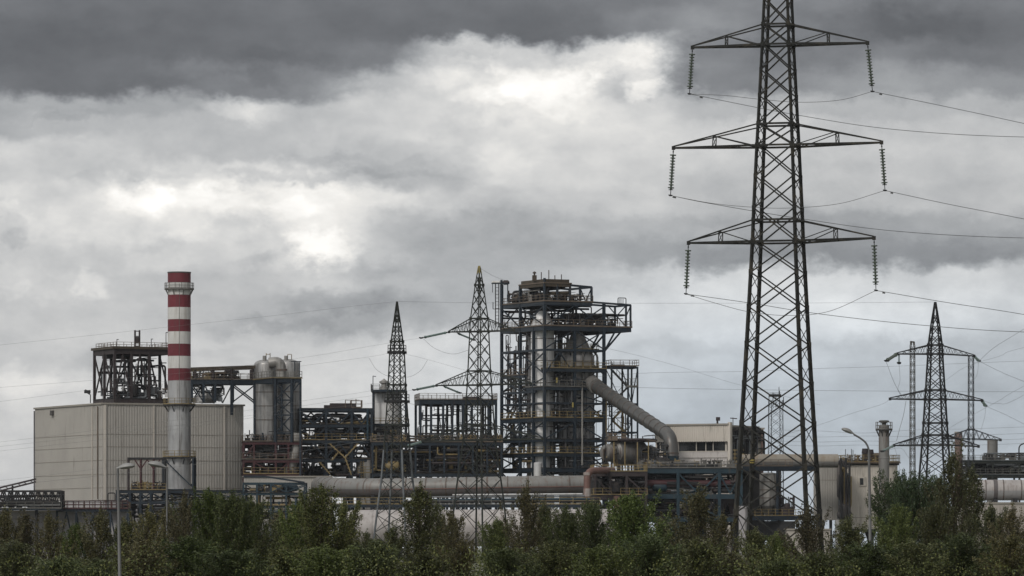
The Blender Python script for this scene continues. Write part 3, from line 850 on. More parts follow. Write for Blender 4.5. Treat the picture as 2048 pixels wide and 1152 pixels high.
# --- tension insulators and loops on the far pylons
iB1 = insulator('insulator_string', 'teal insulator string slanting left from the top left arm of the yellow-tipped pylon', tb_[0,-1], P(842,676,636), 16, 2.3, 640, 'insulator_teal', 'teal insulator strings')
iB2 = insulator('insulator_string', 'teal insulator string slanting left from the second left arm of the yellow-tipped pylon', tb_[1,-1], P(828,780,636), 16, 2.3, 640, 'insulator_teal', 'teal insulator strings')
iB3 = insulator('insulator_string', 'teal insulator string slanting down right under the top arm of the yellow-tipped pylon', P(914,666,640), P(948,680,655), 14, 2.0, 640, 'insulator_teal', 'teal insulator strings')
iB4 = insulator('insulator_string', 'teal insulator string slanting down right under the second arm of the yellow-tipped pylon', P(886,772,640), P(920,786,655), 14, 2.0, 640, 'insulator_teal', 'teal insulator strings')
iB5 = insulator('insulator_string', 'pale teal insulator string at the low left arm of the yellow-tipped pylon', tb_[2,-1], P(812,893,636), 16, 2.6, 640, 'insulator_teal', 'teal insulator strings')
iC1 = insulator('insulator_string', 'grey insulator string slanting left from the black pylon\'s top arm', tc_[0,-1], P(1772,722,690), 12, 3.4, 700, 'insulator_green', 'insulator strings on the black pylon')
iC2 = insulator('insulator_string', 'short green insulator string at the right end of the black pylon\'s top arm', tc_[0,1], P(1958,722,712), 8, 2.8, 700, 'insulator_teal', 'insulator strings on the black pylon')
iC3 = insulator('insulator_string', 'short green insulator string at the right end of the black pylon\'s second arm', tc_[1,1], P(1971,812,712), 8, 3.0, 700, 'insulator_teal', 'insulator strings on the black pylon')
iC4 = insulator('insulator_string', 'teal insulator string at the left end of the black pylon\'s lowest arm', tc_[2,-1], P(1764,903,690), 12, 2.4, 700, 'insulator_teal', 'insulator strings on the black pylon')
iC5 = insulator('insulator_string', 'hanging green insulator under the left end of the black pylon\'s top arm', P(1798,709,694), P(1798,727,694), 8, 2.4, 700, 'insulator_teal', 'insulator strings on the black pylon')
apA = P(795,603,620); apC = P(1869.5,604,700)
T_ = .27
cable('earth wire from the armless pylon\'s tip falling left past the chimney', [apA,(700,613,640),(540,632,670),(382,649,700),(180,671,740),(0,690,780),(-300,722,840)], T_)
cable('thin level earth wire between the tips of the armless and black pylons', [apA,(1000,606,640),(1300,606.5,660),(1600,606,680),apC], .32)
cable('cable falling left from the top teal insulator of the yellow-tipped pylon', [iB1,(760,689,650),(600,716,690),(382,744,740),(180,761,790),(0,775,840),(-300,800,900)], T_)
cable('cable falling left from the armless pylon\'s upper platform over the silo tops', [PA.c(2,706),(736,714,630),(602,732,660),(500,746,690),(382,757,720),(180,780,770),(0,803,810),(-300,838,880)], T_)
cable('cable falling left from the second teal insulator of the yellow-tipped pylon', [iB2,(740,792,640),(604,812,670),(487,833,700),(250,864,760),(0,893,810),(-300,925,880)], T_)
cable('cable falling left from the armless pylon\'s middle, crossing the beige building', [PA.c(2,776),(690,790,640),(604,802,660),(487,822,690),(250,853,750),(0,884,800),(-300,915,880)], T_)
cable('cable falling left from the armless pylon\'s lower platform across the beige building', [PA.c(2,803),(610,822,660),(487,838,690),(250,873,750),(0,902,800),(-300,935,880)], T_)
cable('low cable crossing the foot of the beige building toward the left edge', [PA.c(2,870),(610,893,660),(487,905,690),(250,931,750),(0,961,800),(-300,990,880)], T_)
cable('lower parallel cable crossing the foot of the beige building', [PA.c(1,872),(610,901,660),(487,917,690),(250,946,750),(0,972,800),(-300,1002,880)], .4)
cable('cable from the armless pylon\'s upper platform to the yellow-tipped pylon', [PA.c(3,706),(855,719,630),(935,742,640)], T_)
cable('drooping loop left of the armless pylon under its platform', [(738,716,618),(752,738,618),(770,750,618),(778,752,618)], .42)
cable('drooping loop right of the armless pylon under its platform', [(855,720,622),(842,740,622),(824,752,622),(806,755,620)], .42)
cable('drooping loop under the top arm of the yellow-tipped pylon', [(846,677,636),(870,697,640),(905,708,642),(938,700,644)], .42)
cable('cable from the armless pylon\'s lower platform to the frame on its right', [PA.c(3,803),(860,818,640),(905,838,660)], .45)
cable('thin cable from the yellow-tipped pylon\'s peak to the reactor frame', [(960,536,640),(985,551,700),(1012,562,860)], .4)
cable('thin level cable right of the reactor frame, behind the near pylon, upper one', [tb_[1,1],(1275,747,660),(1480,743,680),(1640,737,700),(1800,732,730),(2048,722,760),(2300,714,800)], .36)
cable('thin level cable right of the reactor frame, behind the near pylon, lower one', [tb_[1,1],(1275,775,660),(1480,779,680),(1640,781,700),(1900,783,730),(2300,784,800)], .42)
cable('faint cable sloping from the reactor frame toward the office block roof', [tb_[0,1],(1215,697,660),(1340,728,680),(1480,770,700),(1640,810,720)], .3)
cable('cable rising right from the black pylon\'s top right insulator', [iC2,(1990,694,705),(2048,658,700),(2300,500,690)], .5)
cable('cable falling right from the black pylon\'s top right insulator', [iC2,(2000,743,730),(2048,763,750),(2300,862,800)], .5)
cable('cable rising right from behind the black pylon at mid height', [PC.c(0,762),(1935,732,760),(2000,712,790),(2048,695,820),(2300,640,900)], .35)
cable('cable falling right from the black pylon\'s second right insulator', [iC3,(2010,829,730),(2048,848,750),(2300,975,800)], .45)
cable('cable sagging right from the black pylon\'s second arm', [tc_[1,1],(1995,807,705),(2048,790,700),(2300,640,690)], .45)
cable('cable rising right across the bluish mast from the black pylon', [PC.c(0,858),(1930,838,760),(2000,800,800),(2048,772,820),(2300,640,900)], .4)
cable('drooping jumper wire under the left end of the black pylon\'s top arm', [iC1,(1785,757,692),(1797,782,694),(1808,800,696),(1812,790,697)], .55)
cable('hanging wire from the black pylon\'s top left arm down past the yellowish mast', [(1798,727,694),(1800,760,694),(1796,778,694),(1805,792,694)], .45)
cable('wire bundle hanging down from under the black pylon\'s second left arm', [(1812,802,697),(1807,830,697),(1800,855,697),(1793,882,697)], .6)
cable('thin cable sloping left from the black pylon\'s second left arm', [tc_[1,-1],(1762,809,700),(1700,828,720),(1640,849,740),(1560,872,760)], .36)
cable('hanging wire right of the black pylon beside the bluish mast', [iC3,(1970,830,712),(1965,850,712),(1961,862,712)], .4)
cable('hanging wire under the right end of the black pylon\'s top arm', [(1957,725,712),(1955,745,712),(1950,757,712),(1946,750,712)], .4)
for i, (ya, yb, yc) in enumerate([(862,866,860), (874,872,873), (884,882,884), (892,890,893)]):
    w_ = ('topmost', 'second', 'third', 'lowest')[i]
    cable('%s of the four level cables right of the near pylon above the filter house' % w_, [(1560,ya-2,860),(1640,ya,880),(1730,yb,900),(1830,yc,920),(1960,yc-3,960),(2200,yc-12,1000)], .36)
cable('cable from the black pylon\'s low left insulator falling right to the trees', [iC4,(1800,896,700),(1815,912,702),(1826,925,704)], .4)
cable('hanging wire below the left end of the black pylon\'s lowest arm', [tc_[2,-1],(1795,915,700),(1799,935,700),(1798,960,700)], .4)

# ------------------------------------------------------------------ lamps
def street_lamp(label, x, D, ybase_x, pole_top, head, headlen, rot, arm=None, rp=.06, tilt=0):
    base = P(ybase_x, HY, D); base.z = 0
    T = thing('street_lamp', label, 'street lamp', base, 'grey street lamps')
    top = P(x, pole_top, D)
    m = MB().tube([base, base.lerp(top, .25), base.lerp(top, .26), top], [rp*1.6, rp*1.5, rp*1.15, rp*.8], 12); m.build('pole', 'lamp_pole', T, True)
    if arm: MB().tube(catmull([P(a, b, D) for a, b in arm], 8), rp*.62, 10).build('arm', 'lamp_pole', T, True)
    h0 = P(head[0], head[1], D); h1 = P(head[2], head[3], D); d = (h1-h0); Ln = d.length; d.normalize()
    side = Vector((0,1,0)); up = side.cross(d); up = up if up.z > 0 else -up
    mb = MB(); n = 16; secs = [(0,.035,.03,0), (.10,.05,.045,0), (.22,.085,.075,.005), (.42,.135,.115,.01), (.65,.15,.12,.005), (.85,.125,.09,-.005), (.96,.07,.05,-.01), (1,.02,.015,-.012)]
    sc = Ln/.62
    lens = MB()
    for j, (f, rw, rh, o) in enumerate(secs):
        c = h0+d*Ln*f+up*o*sc
        for k in range(n):
            an = 2*math.pi*k/n; hh = rh*(1.0 if math.sin(an) > 0 else .35)
            mb.v.append(c+side*math.cos(an)*rw*sc+up*math.sin(an)*hh*sc)
    for j in range(len(secs)-1):
        for k in range(n):
            k2 = (k+1) % n; mb.f.append((j*n+k, j*n+k2, (j+1)*n+k2, (j+1)*n+k))
    mb.f.append(tuple(range(n-1, -1, -1))); mb.f.append(tuple((len(secs)-1)*n+k for k in range(n)))
    hd = mb.build('lamp_head', 'lamp_grey', T, True)
    for j, (f, rw, rh, o) in enumerate(secs[2:7]):
        c = h0+d*Ln*f+up*o*sc
        for k in range(n//2+1):
            an = math.pi+math.pi*k/(n//2)
            lens.v.append(c+side*math.cos(an)*rw*.86*sc+up*(math.sin(an)*rh*.62)*sc)
    q = n//2+1
    for j in range(4):
        for k in range(q-1): lens.f.append((j*q+k, j*q+k+1, (j+1)*q+k+1, (j+1)*q+k))
    lens.build('lens', 'lamp_lens', hd, True, root=T)
    return T
street_lamp('grey street lamp with a bare straight pole in front of the left trees', 235.5, 150, 241, 938, (233,937,270,931), 0, 0, None, .045)
street_lamp('grey street lamp head just right of the first one, before the chimney foot', 334, 178, 334, 934, (333,935,296,926), 0, 0, None, .034)
street_lamp('grey street lamp on a curved arm, rising behind the right trees', 1738, 205, 1742, 905, (1709,869,1683,857), 0, 0, [(1738,906),(1737,897),(1731,885),(1720,876),(1707,868.5)], .062)

# ------------------------------------------------------------------ beige boiler house
def clad_block(name, label, cat, fr, ytop, ybot, m, pitch=.45, depth=.11, roof='coping', laps=(), plinth='concrete_lilac', cop=.22, corner=None, batter=0.0):
    T = thing(name, label, cat, fr.o)
    zt, zb = fr.z(ytop), fr.z(ybot) if ybot else 0.0
    A, B, C, E = fr.p(0,0,0), fr.p(fr.LA,0,0), fr.p(fr.LA,fr.LB,0), fr.p(0,fr.LB,0)
    corrugated(MB(), A, B, zb, zt, pitch, depth).build('wall', m, T)
    corrugated(MB(), E, A, zb, zt, pitch, depth).build('wall', m, T)
    w = MB(); corrugated(w, B, C, zb, zt, pitch, depth); corrugated(w, C, E, zb, zt, pitch, depth); w.build('wall', m, T)
    r = MB(); r.box(fr.p(fr.LA/2, fr.LB/2, zt-.25), fr.LA-.1, fr.LB-.1, .3, fr.a, fr.b); r.build('roof', roof, T)
    k = MB()
    for p, q in ((A,B),(E,A),(B,C),(C,E)):
        d = (q-p).normalized(); o = Vector((d.y,-d.x,0)); k.bar(p-d*.12+o*.1+Vector((0,0,zt)), q+d*.12+o*.1+Vector((0,0,zt)), .34, cop)
    k.build('coping', roof, T)
    if laps:
        k = MB()
        for y in laps:
            for p, q in ((A,B),(E,A)):
                d = (q-p).normalized(); o = Vector((d.y,-d.x,0)); k.bar(p+o*(depth+.012)+Vector((0,0,fr.z(y))), q+o*(depth+.012)+Vector((0,0,fr.z(y))), .03, .11)
        k.build('lap_joint', 'coping', T)
    if zb > .5 and plinth:
        b = MB(); b.box(fr.p(fr.LA/2, fr.LB/2, zb/2), fr.LA-.3, fr.LB-.3, zb, fr.a, fr.b); b.build('plinth', plinth, T)
    return T
fB = Fr(70, 205, 487, 880, 25)
BH = clad_block('boiler_house', 'large beige windowless building clad in ribbed sheets behind the striped chimney', 'building', fB, 807, 1000, 'cladding', .5, .065,
                laps=(868, 893, 920, 948, 975), cop=.3)
for (fa, s, w, mm, z0) in (('a', fB.sx(209), .42, 'cladding_pale', 1000), ('a', fB.sx(307), .16, 'cladding_pale', 1000), ('a', fB.sx(448), .25, 'cladding_pale', 980)):
    MB().bar(fB.p(s, -.22, fB.z(z0)), fB.p(s, -.22, fB.z(810)), w, .2, fB.b).build('downpipe', mm, BH)
for t, w, mm in ((1.9, .14, 'rail_rust'), (4.7, .14, 'cladding_pale'), (fB.LB-.2, .2, 'steel_brown')):
    MB().bar(fB.p(-.22, t, fB.z(998)), fB.p(-.22, t, fB.z(812)), w, .16, fB.a).build('downpipe', mm, BH)
MB().box(fB.p(-.25, fB.LB*.72, fB.z(819)), .5, 1.1, .9, fB.a, fB.b).build('vent_hood', 'sooty_wall', BH)

# --- striped chimney
cD = 872; cx = 358.5; X_ = (cx-CX)*cD/F; r_ = 23.0*cD/F
CH = thing('chimney', 'tall round chimney with red and white bands above a bare metal base', 'chimney', (X_, cD, 0))
bands = [(545,566,'red_paint'),(566,590,'white_paint'),(590,615,'red_paint'),(615,639,'white_paint'),(639,663.5,'red_paint'),(663.5,688,'white_paint'),(688,712.5,'red_paint'),(712.5,737,'white_paint'),(737,761.5,'red_paint')]
for (y0, y1, mm) in bands:
    z0, z1 = ZY(y1, cD), ZY(y0, cD); f = .004
    m = MB().lathe((X_,cD,z0), (X_,cD,z1), [(0, r_), (.485, r_), (.49, r_*1.006), (.51, r_*1.006), (.515, r_), (1, r_)], 40, caps=(y0 == 545))
    m.build('painted_band', mm, CH, True, label=('red' if 'red' in mm else 'white')+' painted band')
MB().lathe((X_,cD,ZY(546.5,cD)), (X_,cD,ZY(544,cD)), [(0, r_*1.0), (0, r_*1.03), (1, r_*1.03), (1, r_*.9)], 40, caps=False).build('rim', 'sooty_wall', CH)
prof = [(0, r_*1.01)]; H = ZY(761.5, cD)
for y in (1040, 1000, 960, 940, 885, 850, 785):
    f = ZY(y, cD)/H; prof += [(f-.0012, r_), (f-.001, r_*1.012), (f+.001, r_*1.012), (f+.0012, r_)]
prof.append((1, r_)); MB().lathe((X_,cD,0), (X_,cD,H), prof, 40).build('shaft', 'silver', CH, True)
for (y, k, mm, rl) in ((578, 1.30, 'rail_grey', 'rail_grey'), (809, 1.42, 'steel_dark', 'rail_yellow'), (914, 1.46, 'steel_dark', 'rail_yellow')):
    ring_platform(CH, X_, cD, ZY(y, cD), r_*1.0, r_*k, mm, rl, 1.05, .28 if y != 578 else .14, 14)
m = MB(); m.bar((X_+.15, cD-r_*1.02, ZY(913,cD)), (X_+.15, cD-r_*1.02, ZY(568,cD)), .05); m.build('cable_riser', 'rail_grey', CH)
# guide legs round the foot
m2 = MB()
for sx, sy in ((-1,-1),(1,-1),(1,1),(-1,1)):
    p = Vector((X_+sx*r_*1.3, cD+sy*r_*1.3, 0)); m2.bar(p, p+Vector((0,0,ZY(916,cD))), .32)
for sy in (-1, 1):
    a = Vector((X_-r_*1.3, cD+sy*r_*1.3, 0)); b = Vector((X_+r_*1.3, cD+sy*r_*1.3, 0)); u = Vector((0,0,1))
    m2.bar(a+u*ZY(980,cD), b+u*ZY(980,cD), .3); m2.bar(a+u*ZY(918,cD), b+u*ZY(976,cD), .2)
m2.build('guide_frame', 'steel_blue', CH)

# --- frame on the boiler house roof
f1 = Fr(189, 229, 340, 884, 25)
RF = thing('roof_gantry', 'open brown steel frame with a flat roof deck standing on the beige building', 'steel frame', f1.p(0,0,f1.z(806)))
LOC[RF] = f1.p(0,0,f1.z(806))
steel_frame(RF, f1, (0,.3,.62,1), (0,.5,1), [(697,'db'),(797,'db')], 806, 'steel_brown', 'steel_dark', 'rail_rust', .42, .95, braces='x/\\kx', seed=21, brw=.22, dens=.8)
m = MB(); m.box(f1.p(f1.LA/2, f1.LB/2, f1.z(695)), f1.LA+1.0, f1.LB+1.0, .45, f1.a, f1.b); m.build('roof_slab', 'steel_ochre', RF)
m = MB(); railing(m, [f1.p(.3,0,f1.z(695)), f1.p(f1.LA,0,f1.z(695)), f1.p(f1.LA,f1.LB,f1.z(695)), f1.p(.3,f1.LB,f1.z(695))], 1.0, closed=True); m.build('railing', 'rail_rust', RF)
m = MB()
for dx in (0, .85): m.bar(f1.p(5+dx, 3, f1.z(697)), f1.p(5+dx, 3, f1.z(658)), .24)
for k in range(4): m.bar(f1.p(5, 3, f1.z(690-k*10)), f1.p(5.9, 3, f1.z(690-k*10)), .14)
m.box(f1.p(5.45, 3, f1.z(678)), .5, .5, 1.2); m.build('vent_stack', 'steel_brown', RF)
for (s, h) in ((1.2, 1.6), (7.7, 1.8), (10.5, 3.0)):
    MB().tube([f1.p(s, 2, f1.z(696)), f1.p(s, 2, f1.z(696)+h), f1.p(s+.3, 2, f1.z(696)+h)], .08, 6).build('vent_pipe', 'steel_dark', RF)
pipes(RF, f1, .5, f1.LA-.5, .5, f1.LB-.5, f1.z(798), f1.z(712), 30, ['steel_dark','steel_brown','galvanised','machine_dark'], (.06,.2), 31, drums=3, valves=8)
pipes(RF, f1, 3, f1.LA, .5, f1.LB-.5, f1.z(795), f1.z(765), 10, ['galvanised','white_shell','rail_rust'], (.1,.28), 32, drums=2, valves=5)
m = MB().box(f1.p(2.5, f1.LB*.5, f1.z(712)), 5, 2.4, .6, f1.a, f1.b); m.build('hanging_duct', 'machine_dark', RF)
# floodlight on the roof edge
q = P(181, 806, 883); FLT = thing('floodlight', 'small floodlight on a short post at the left roof edge of the beige building', 'floodlight', q)
MB().tube([q, q+Vector((0,0,1.4)), q+Vector((-.3,0,1.8))], .09, 7).build('post', 'steel_dark', FLT)
MB().box(q+Vector((-.55,0,2.0)), 1.1, .5, .55).bar(q+Vector((-1.0,0,2.2)), q+Vector((-.1,0,1.7)), .5).build('lamp_head', 'steel_dark', FLT)

# --- pipe bridge from the chimney to the silos
f2 = Fr(383, 384, 512, 888, 6); f2.LB = 5.5
PB_ = thing('pipe_bridge', 'elevated blue pipe bridge running from behind the striped chimney to the twin silos', 'pipe bridge', f2.o)
steel_frame(PB_, f2, (0,.18,.36,.64,1), (0,1), [(760,'dr')], 805, 'steel_blue', 'steel_dark', 'rail_rust', .42, .75, braces='vx\\', seed=5, dens=.9, brw=.22)
m = MB()
for t in (0, f2.LB): m.bar(f2.p(-.2,t,f2.z(738)), f2.p(f2.LA+.3,t,f2.z(733)), .5, .55)
m.build('pipe_trough', 'steel_ochre', PB_)
for f in (.05, .33, .62, .95):
    for t in (0, f2.LB): MB().bar(f2.p(f2.LA*f, t, f2.z(760)), f2.p(f2.LA*f, t, f2.z(737)), .4).build('trough_post', 'steel_brown', PB_)
MB().bar(f2.p(f2.LA*.62,-.1,f2.z(762)), f2.p(f2.LA*.62,-.1,f2.z(830)), 1.35, .5, f2.a).build('box_column', 'steel_blue', PB_)
pipes(PB_, f2, .3, f2.LA*.75, .4, 5, f2.z(760), f2.z(739), 26, ['machine_dark','steel_brown','rail_rust','rail_yellow','steel_dark'], (.07,.22), 41, drums=1, valves=14)
pipes(PB_, f2, .0, f2.LA*.5, .4, 5, f2.z(803), f2.z(765), 12, ['galvanised','white_shell','machine_dark'], (.07,.2), 42, drums=2, valves=3)
MB().lathe(P(408,806,893), P(408,786,893), [(0,1.9),(.5,1.9),(.62,1.8),(1,.15)], 20).build('domed_tank', 'white_shell', PB_, True)

# --- twin silos
for (x, D, r, y0, lab, mm) in ((532, 890, 24, 719, 'left one of the twin domed metal silos beside the pipe bridge', 'silo_metal'), (575, 894, 24.5, 718, 'right one of the twin domed metal silos, half behind the blue frame', 'silo_metal')):
    S = thing('silo', lab, 'silo', ((x-CX)*D/F, D, 0), 'twin domed silos')
    vessel(S, x, D, y0, 868, r, mm, 'shell', .42, seams=4)
    rr = r*D/F; c = P(x, HY, D)
    MB().lathe((c.x,D,ZY(905,D)), (c.x,D,ZY(868,D)), [(0,rr*.32),(.15,rr*.36),(1,rr*.985)], 24).build('hopper_cone', 'silver_sooty', S, True)
    for k in range(6):
        an = 2*math.pi*k/6+.3
        MB().bar((c.x+rr*.93*math.cos(an), D+rr*.93*math.sin(an), 0), (c.x+rr*.93*math.cos(an), D+rr*.93*math.sin(an), ZY(866,D)), .3).build('leg', 'steel_blue', S)
    MB().tube([c+Vector((-.2,-rr*.5,ZY(718,D)-1.4-c.z)), c+Vector((-.2,-rr*.5,ZY(712,D)-c.z))], .35, 10).build('nozzle', 'silver_dull', S, True)
    m = MB(); e = c+Vector((0.4,-rr*.2,ZY(720,D)-c.z))
    for dx in (-.35,.35): m.bar(e+Vector((dx,0,-.6)), e+Vector((dx,0,.9 if r and x>540 else 1.2)), .1)
    m.bar(e+Vector((-.4,0,1.0)), e+Vector((.4,0,1.0)), .1); m.build('hatch_guard', 'rail_yellow', S)
CO = thing('crossover_duct', 'grey bent duct joining the domes of the twin silos', 'duct', P(560, 757, 887))
MB().tube(smooth_path([P(538,726,887), P(561,723,887), P(563,757,887)], 1.6, 6), .95, 16).build('duct_run', 'silver_dull', CO, True)
MB().lathe(P(563,742,887), P(563,738,887), [(0,1.05),(1,1.05)], 16).build('flange', 'seam_dark', CO, True)
O = thing('column_vessel', 'slender grey vessel standing right behind the twin silos', 'vessel', P(590, HY, 905)*1.0)
O.location.z = 0; LOC[O] = Vector(O.location)
vessel(O, 590, 905, 745, None, 10, 'silver_dull', 'shell', .8)
f3 = Fr(509, 546, 601, 876, 20)
SF = thing('silo_scaffold', 'blue steel frame with a yellow edged platform wrapped round the twin silos', 'steel frame', f3.o)
m = MB()
for s in (.4, f3.LA*.68): MB().bar(f3.p(s, -.1, f3.z(884)), f3.p(s, -.1, f3.z(758)), .45).build('column', 'steel_blue', SF)
for s, t in ((0, f3.LB), (f3.LA, 0), (f3.LA, f3.LB)): MB().bar(f3.p(s, t, 0), f3.p(s, t, f3.z(758)), .3).build('column', 'steel_blue', SF)
m = MB()
for y0, y1 in ((766,800),(800,830),(830,866)): xb(m, f3.p(.4,-.1,f3.z(y1)), f3.p(.4,-.1,f3.z(y0)), f3.p(f3.LA*.68,-.1,f3.z(y1)), f3.p(f3.LA*.68,-.1,f3.z(y0)), .18, 'x')
for y in (800, 830, 866): m.bar(f3.p(.4,-.1,f3.z(y)), f3.p(f3.LA*.68,-.1,f3.z(y)), .25)
for s in (f3.LA*.8, f3.LA*1.0): m.bar(f3.p(s,-.2,f3.z(762)), f3.p(f3.LA*.68,0,f3.z(785)), .2)
m.build('bracing', 'steel_blue', SF)
m = MB()
for p, q in (((0,0),(f3.LA,0)),((0,f3.LB),(0,0)),((f3.LA,0),(f3.LA,f3.LB)),((0,f3.LB),(f3.LA,f3.LB))): m.bar(f3.p(*p,f3.z(760)), f3.p(*q,f3.z(760)), .35, .75)
m.build('platform_beam', 'steel_blue', SF)
m = MB()
for p, q in (((-.2,-.2),(f3.LA+.2,-.2)),((-.2,f3.LB),(-.2,-.2)),((f3.LA+.2,-.2),(f3.LA+.2,f3.LB))): m.bar(f3.p(*p,f3.z(755.5)), f3.p(*q,f3.z(755.5)), .3, .12)
m.build('toe_board', 'rail_yellow', SF)
m = MB(); railing(m, [f3.p(-.2,f3.LB,f3.z(755)), f3.p(-.2,-.2,f3.z(755)), f3.p(f3.LA+.2,-.2,f3.z(755)), f3.p(f3.LA+.2,f3.LB,f3.z(755))], 1.15); m.build('railing', 'rail_grey', SF)
m = MB(); u = Vector((0,0,1))
for s in (f3.LA-.9, f3.LA): m.bar(f3.p(s,.5,f3.z(755)), f3.p(s,.5,f3.z(722)), .12)
m.bar(f3.p(f3.LA-1.6,.5,f3.z(722)), f3.p(f3.LA+.3,.5,f3.z(722)), .14); m.build('hoist_frame', 'steel_blue', SF)
m = MB()
for dx in (0,.6): m.bar(f3.p(-.1+dx,-.3,f3.z(760)), f3.p(-.1+dx,-.3,f3.z(900)), .07)
m.build('ladder', 'steel_dark', SF)

# ------------------------------------------------------------------ pipe racks left of the centre
f4 = Fr(600, 601, 743, 890, 5); f4.LB = 9
RK = thing('pipe_rack', 'tall dark blue truss rack full of pipework right of the twin silos', 'pipe rack', f4.o)
steel_frame(RK, f4, (.0,.36,.72,1), (0,1), [(817,'db'),(849,'db'),(881,'dbr'),(918,'db')], None, 'steel_blue', 'steel_dark', 'rail_yellow', .46, .5, braces='vvk', seed=9, dens=1.0, brw=.26)
MB().bar(f4.p(f4.LA-.75,-.1,f4.z(818)), f4.p(f4.LA-.75,-.1,f4.z(880)), 1.5, .3, f4.a).build('box_column', 'steel_teal', RK)
m = MB().box(f4.p(7.6,2,f4.z(811)), 4.5, 2.4, .9, f4.a, f4.b); m.box(f4.p(5.4,2,f4.z(812.5)), 2.2, 1.8, .5, f4.a, f4.b); m.build('roof_machine', 'steel_brown', RK)
m = MB(); railing(m, [f4.p(9.1,0,f4.z(815)), f4.p(11,0,f4.z(815)), f4.p(11,4,f4.z(815)), f4.p(9.1,4,f4.z(815))], 1.3, closed=True); m.bar(f4.p(10,2,f4.z(815)), f4.p(10,2,f4.z(797)), .12)
m.bar(f4.p(8,0,f4.z(815)), f4.p(8,0,f4.z(800)), .1); m.bar(f4.p(8,0,f4.z(800)), f4.p(10.5,0,f4.z(800)), .1); m.build('hoist_cage', 'rail_rust', RK)
pipes(RK, f4, 0, f4.LA-1.6, .5, 8, f4.z(849), f4.z(826), 12, ['steel_dark','machine_dark','steel_brown'], (.08,.25), 51)
pipes(RK, f4, 0, f4.LA-.3, .3, 8, f4.z(849), f4.z(838), 12, ['rail_yellow','rail_rust','steel_ochre'], (.08,.2), 52, valves=10)
pipes(RK, f4, 0, f4.LA-.3, .3, 8, f4.z(881), f4.z(853), 22, ['machine_dark','steel_dark','steel_blue'], (.1,.3), 53, drums=4, valves=5)
pipes(RK, f4, 0, f4.LA, .3, 8, f4.z(918), f4.z(884), 34, ['machine_dark','steel_dark','steel_ochre','steel_brown'], (.08,.3), 54, drums=3, valves=8)
pipes(RK, f4, 0, f4.LA, .3, 8, f4.z(952), f4.z(920), 30, ['machine_dark','steel_brown','rail_yellow','steel_dark'], (.1,.35), 55, drums=3, valves=8)
# yellow stair and braces in the lower bays
m = MB()
for (x0, y0, x1, y1) in ((660,888,690,915),(690,915,703,950),(715,888,690,915),(664,920,676,905),(640,925,660,948)):
    a, b = P(x0,y0,886), P(x1,y1,886); m.bar(a, b, .2)
    for k in range(5): m.bar(a.lerp(b,k/5)-Vector((.3,0,0)), a.lerp(b,k/5)+Vector((.3,0,.05)), .08)
m.build('stair', 'rail_yellow', RK)
f5 = Fr(486, 487, 602, 884, 4); f5.LB = 9
RR = thing('pipe_rack', 'dark red two storey pipe rack under the twin silos', 'pipe rack', f5.o)
steel_frame(RR, f5, (0,.18,.56,.78,1), (0,1), [(884,'dbr'),(920,'dbr'),(948,'db')], None, 'steel_red', 'steel_dark', 'rail_rust', .36, .45, braces='\\/kx', seed=13, dens=.6, brw=.2)
m = MB(); railing(m, [f5.p(0,-.3,f5.z(948)), f5.p(f5.LA,-.3,f5.z(948))], 1.1); m.build('railing', 'rail_yellow', RR)
pipes(RR, f5, 0, f5.LA, .5, 8, f5.z(920), f5.z(888), 26, ['machine_dark','steel_red','steel_brown','galvanised'], (.1,.35), 61, drums=4, valves=6)
pipes(RR, f5, 0, f5.LA, .5, 8, f5.z(948), f5.z(922), 26, ['machine_dark','steel_red','steel_brown'], (.1,.4), 62, drums=4, valves=6)
pipes(RR, f5, 0, f5.LA, 1, 8, f5.z(884), f5.z(860), 6, ['machine_dark','steel_dark'], (.06,.15), 63, valves=10)
MB().lathe(P(506,896,889), P(548,896,889), [(0,.3),(.05,.9),(.1,1.05),(.9,1.05),(.95,.9),(1,.3)], 18).build('drum', 'duct_grey', RR, True)
MB().tube(smooth_path([P(592,866,886), P(592,908,886), P(582,925,886), P(582,948,886)], 1.0), 1.05, 16).build('downcomer', 'silver_dull', RR, True)
# --- pale vessel with its gallery
VT = thing('column_vessel', 'pale stained vessel with a railed top platform behind the armless pylon', 'vessel', P(776, HY, 905)); VT.location.z = 0; LOC[VT] = Vector(VT.location)
vessel(VT, 776, 905, 782, None, 27, 'white_shell', 'shell', .18, seams=5)
c = P(768, HY, 905)
MB().lathe((c.x,905,ZY(780,905)), (c.x,905,ZY(757,905)), [(0,.75),(.25,.75),(.3,.5),(.55,.5),(.6,.85),(.75,.85),(.85,.4),(1,.05)], 16).build('top_filter', 'silver_dull', VT, True)
for (y, x0, x1, rl) in ((781, 742, 812, 'rail_grey'), (849, 742, 818, 'rail_yellow'), (888, 745, 815, 'rail_yellow')):
    d = MB(); a, b = P(x0,y,901), P(x1,y,909); d.box((a+b)/2-Vector((0,0,.15)), b.x-a.x, 9, .4); dk = d.build('platform', 'steel_blue', VT)
    m = MB(); railing(m, [Vector((a.x,900.6,a.z)), Vector((b.x,900.6,a.z)), Vector((b.x,909,a.z)), Vector((a.x,909,a.z))], 1.15, closed=True); m.build('railing', rl, dk, root=VT)
m = MB()
for x in (747, 812): m.bar(P(x,782,901), P(x,960,901), .35)
m.bar(P(746,780,901), P(746,752,901), .1); m.bar(P(746,752,901), P(752,753,901), .12); m.build('side_column', 'steel_blue', VT)
fv = Fr(742, 743, 818, 899, 3); fv.LB = 6
pipes(VT, fv, 0, fv.LA, 0, 2, fv.z(888), fv.z(851), 12, ['steel_dark','rail_yellow','machine_dark'], (.07,.2), 66, valves=9)
pipes(VT, fv, 0, fv.LA, 0, 1.5, fv.z(950), fv.z(890), 14, ['steel_dark','machine_dark','rail_yellow'], (.07,.2), 67, drums=1, valves=4)
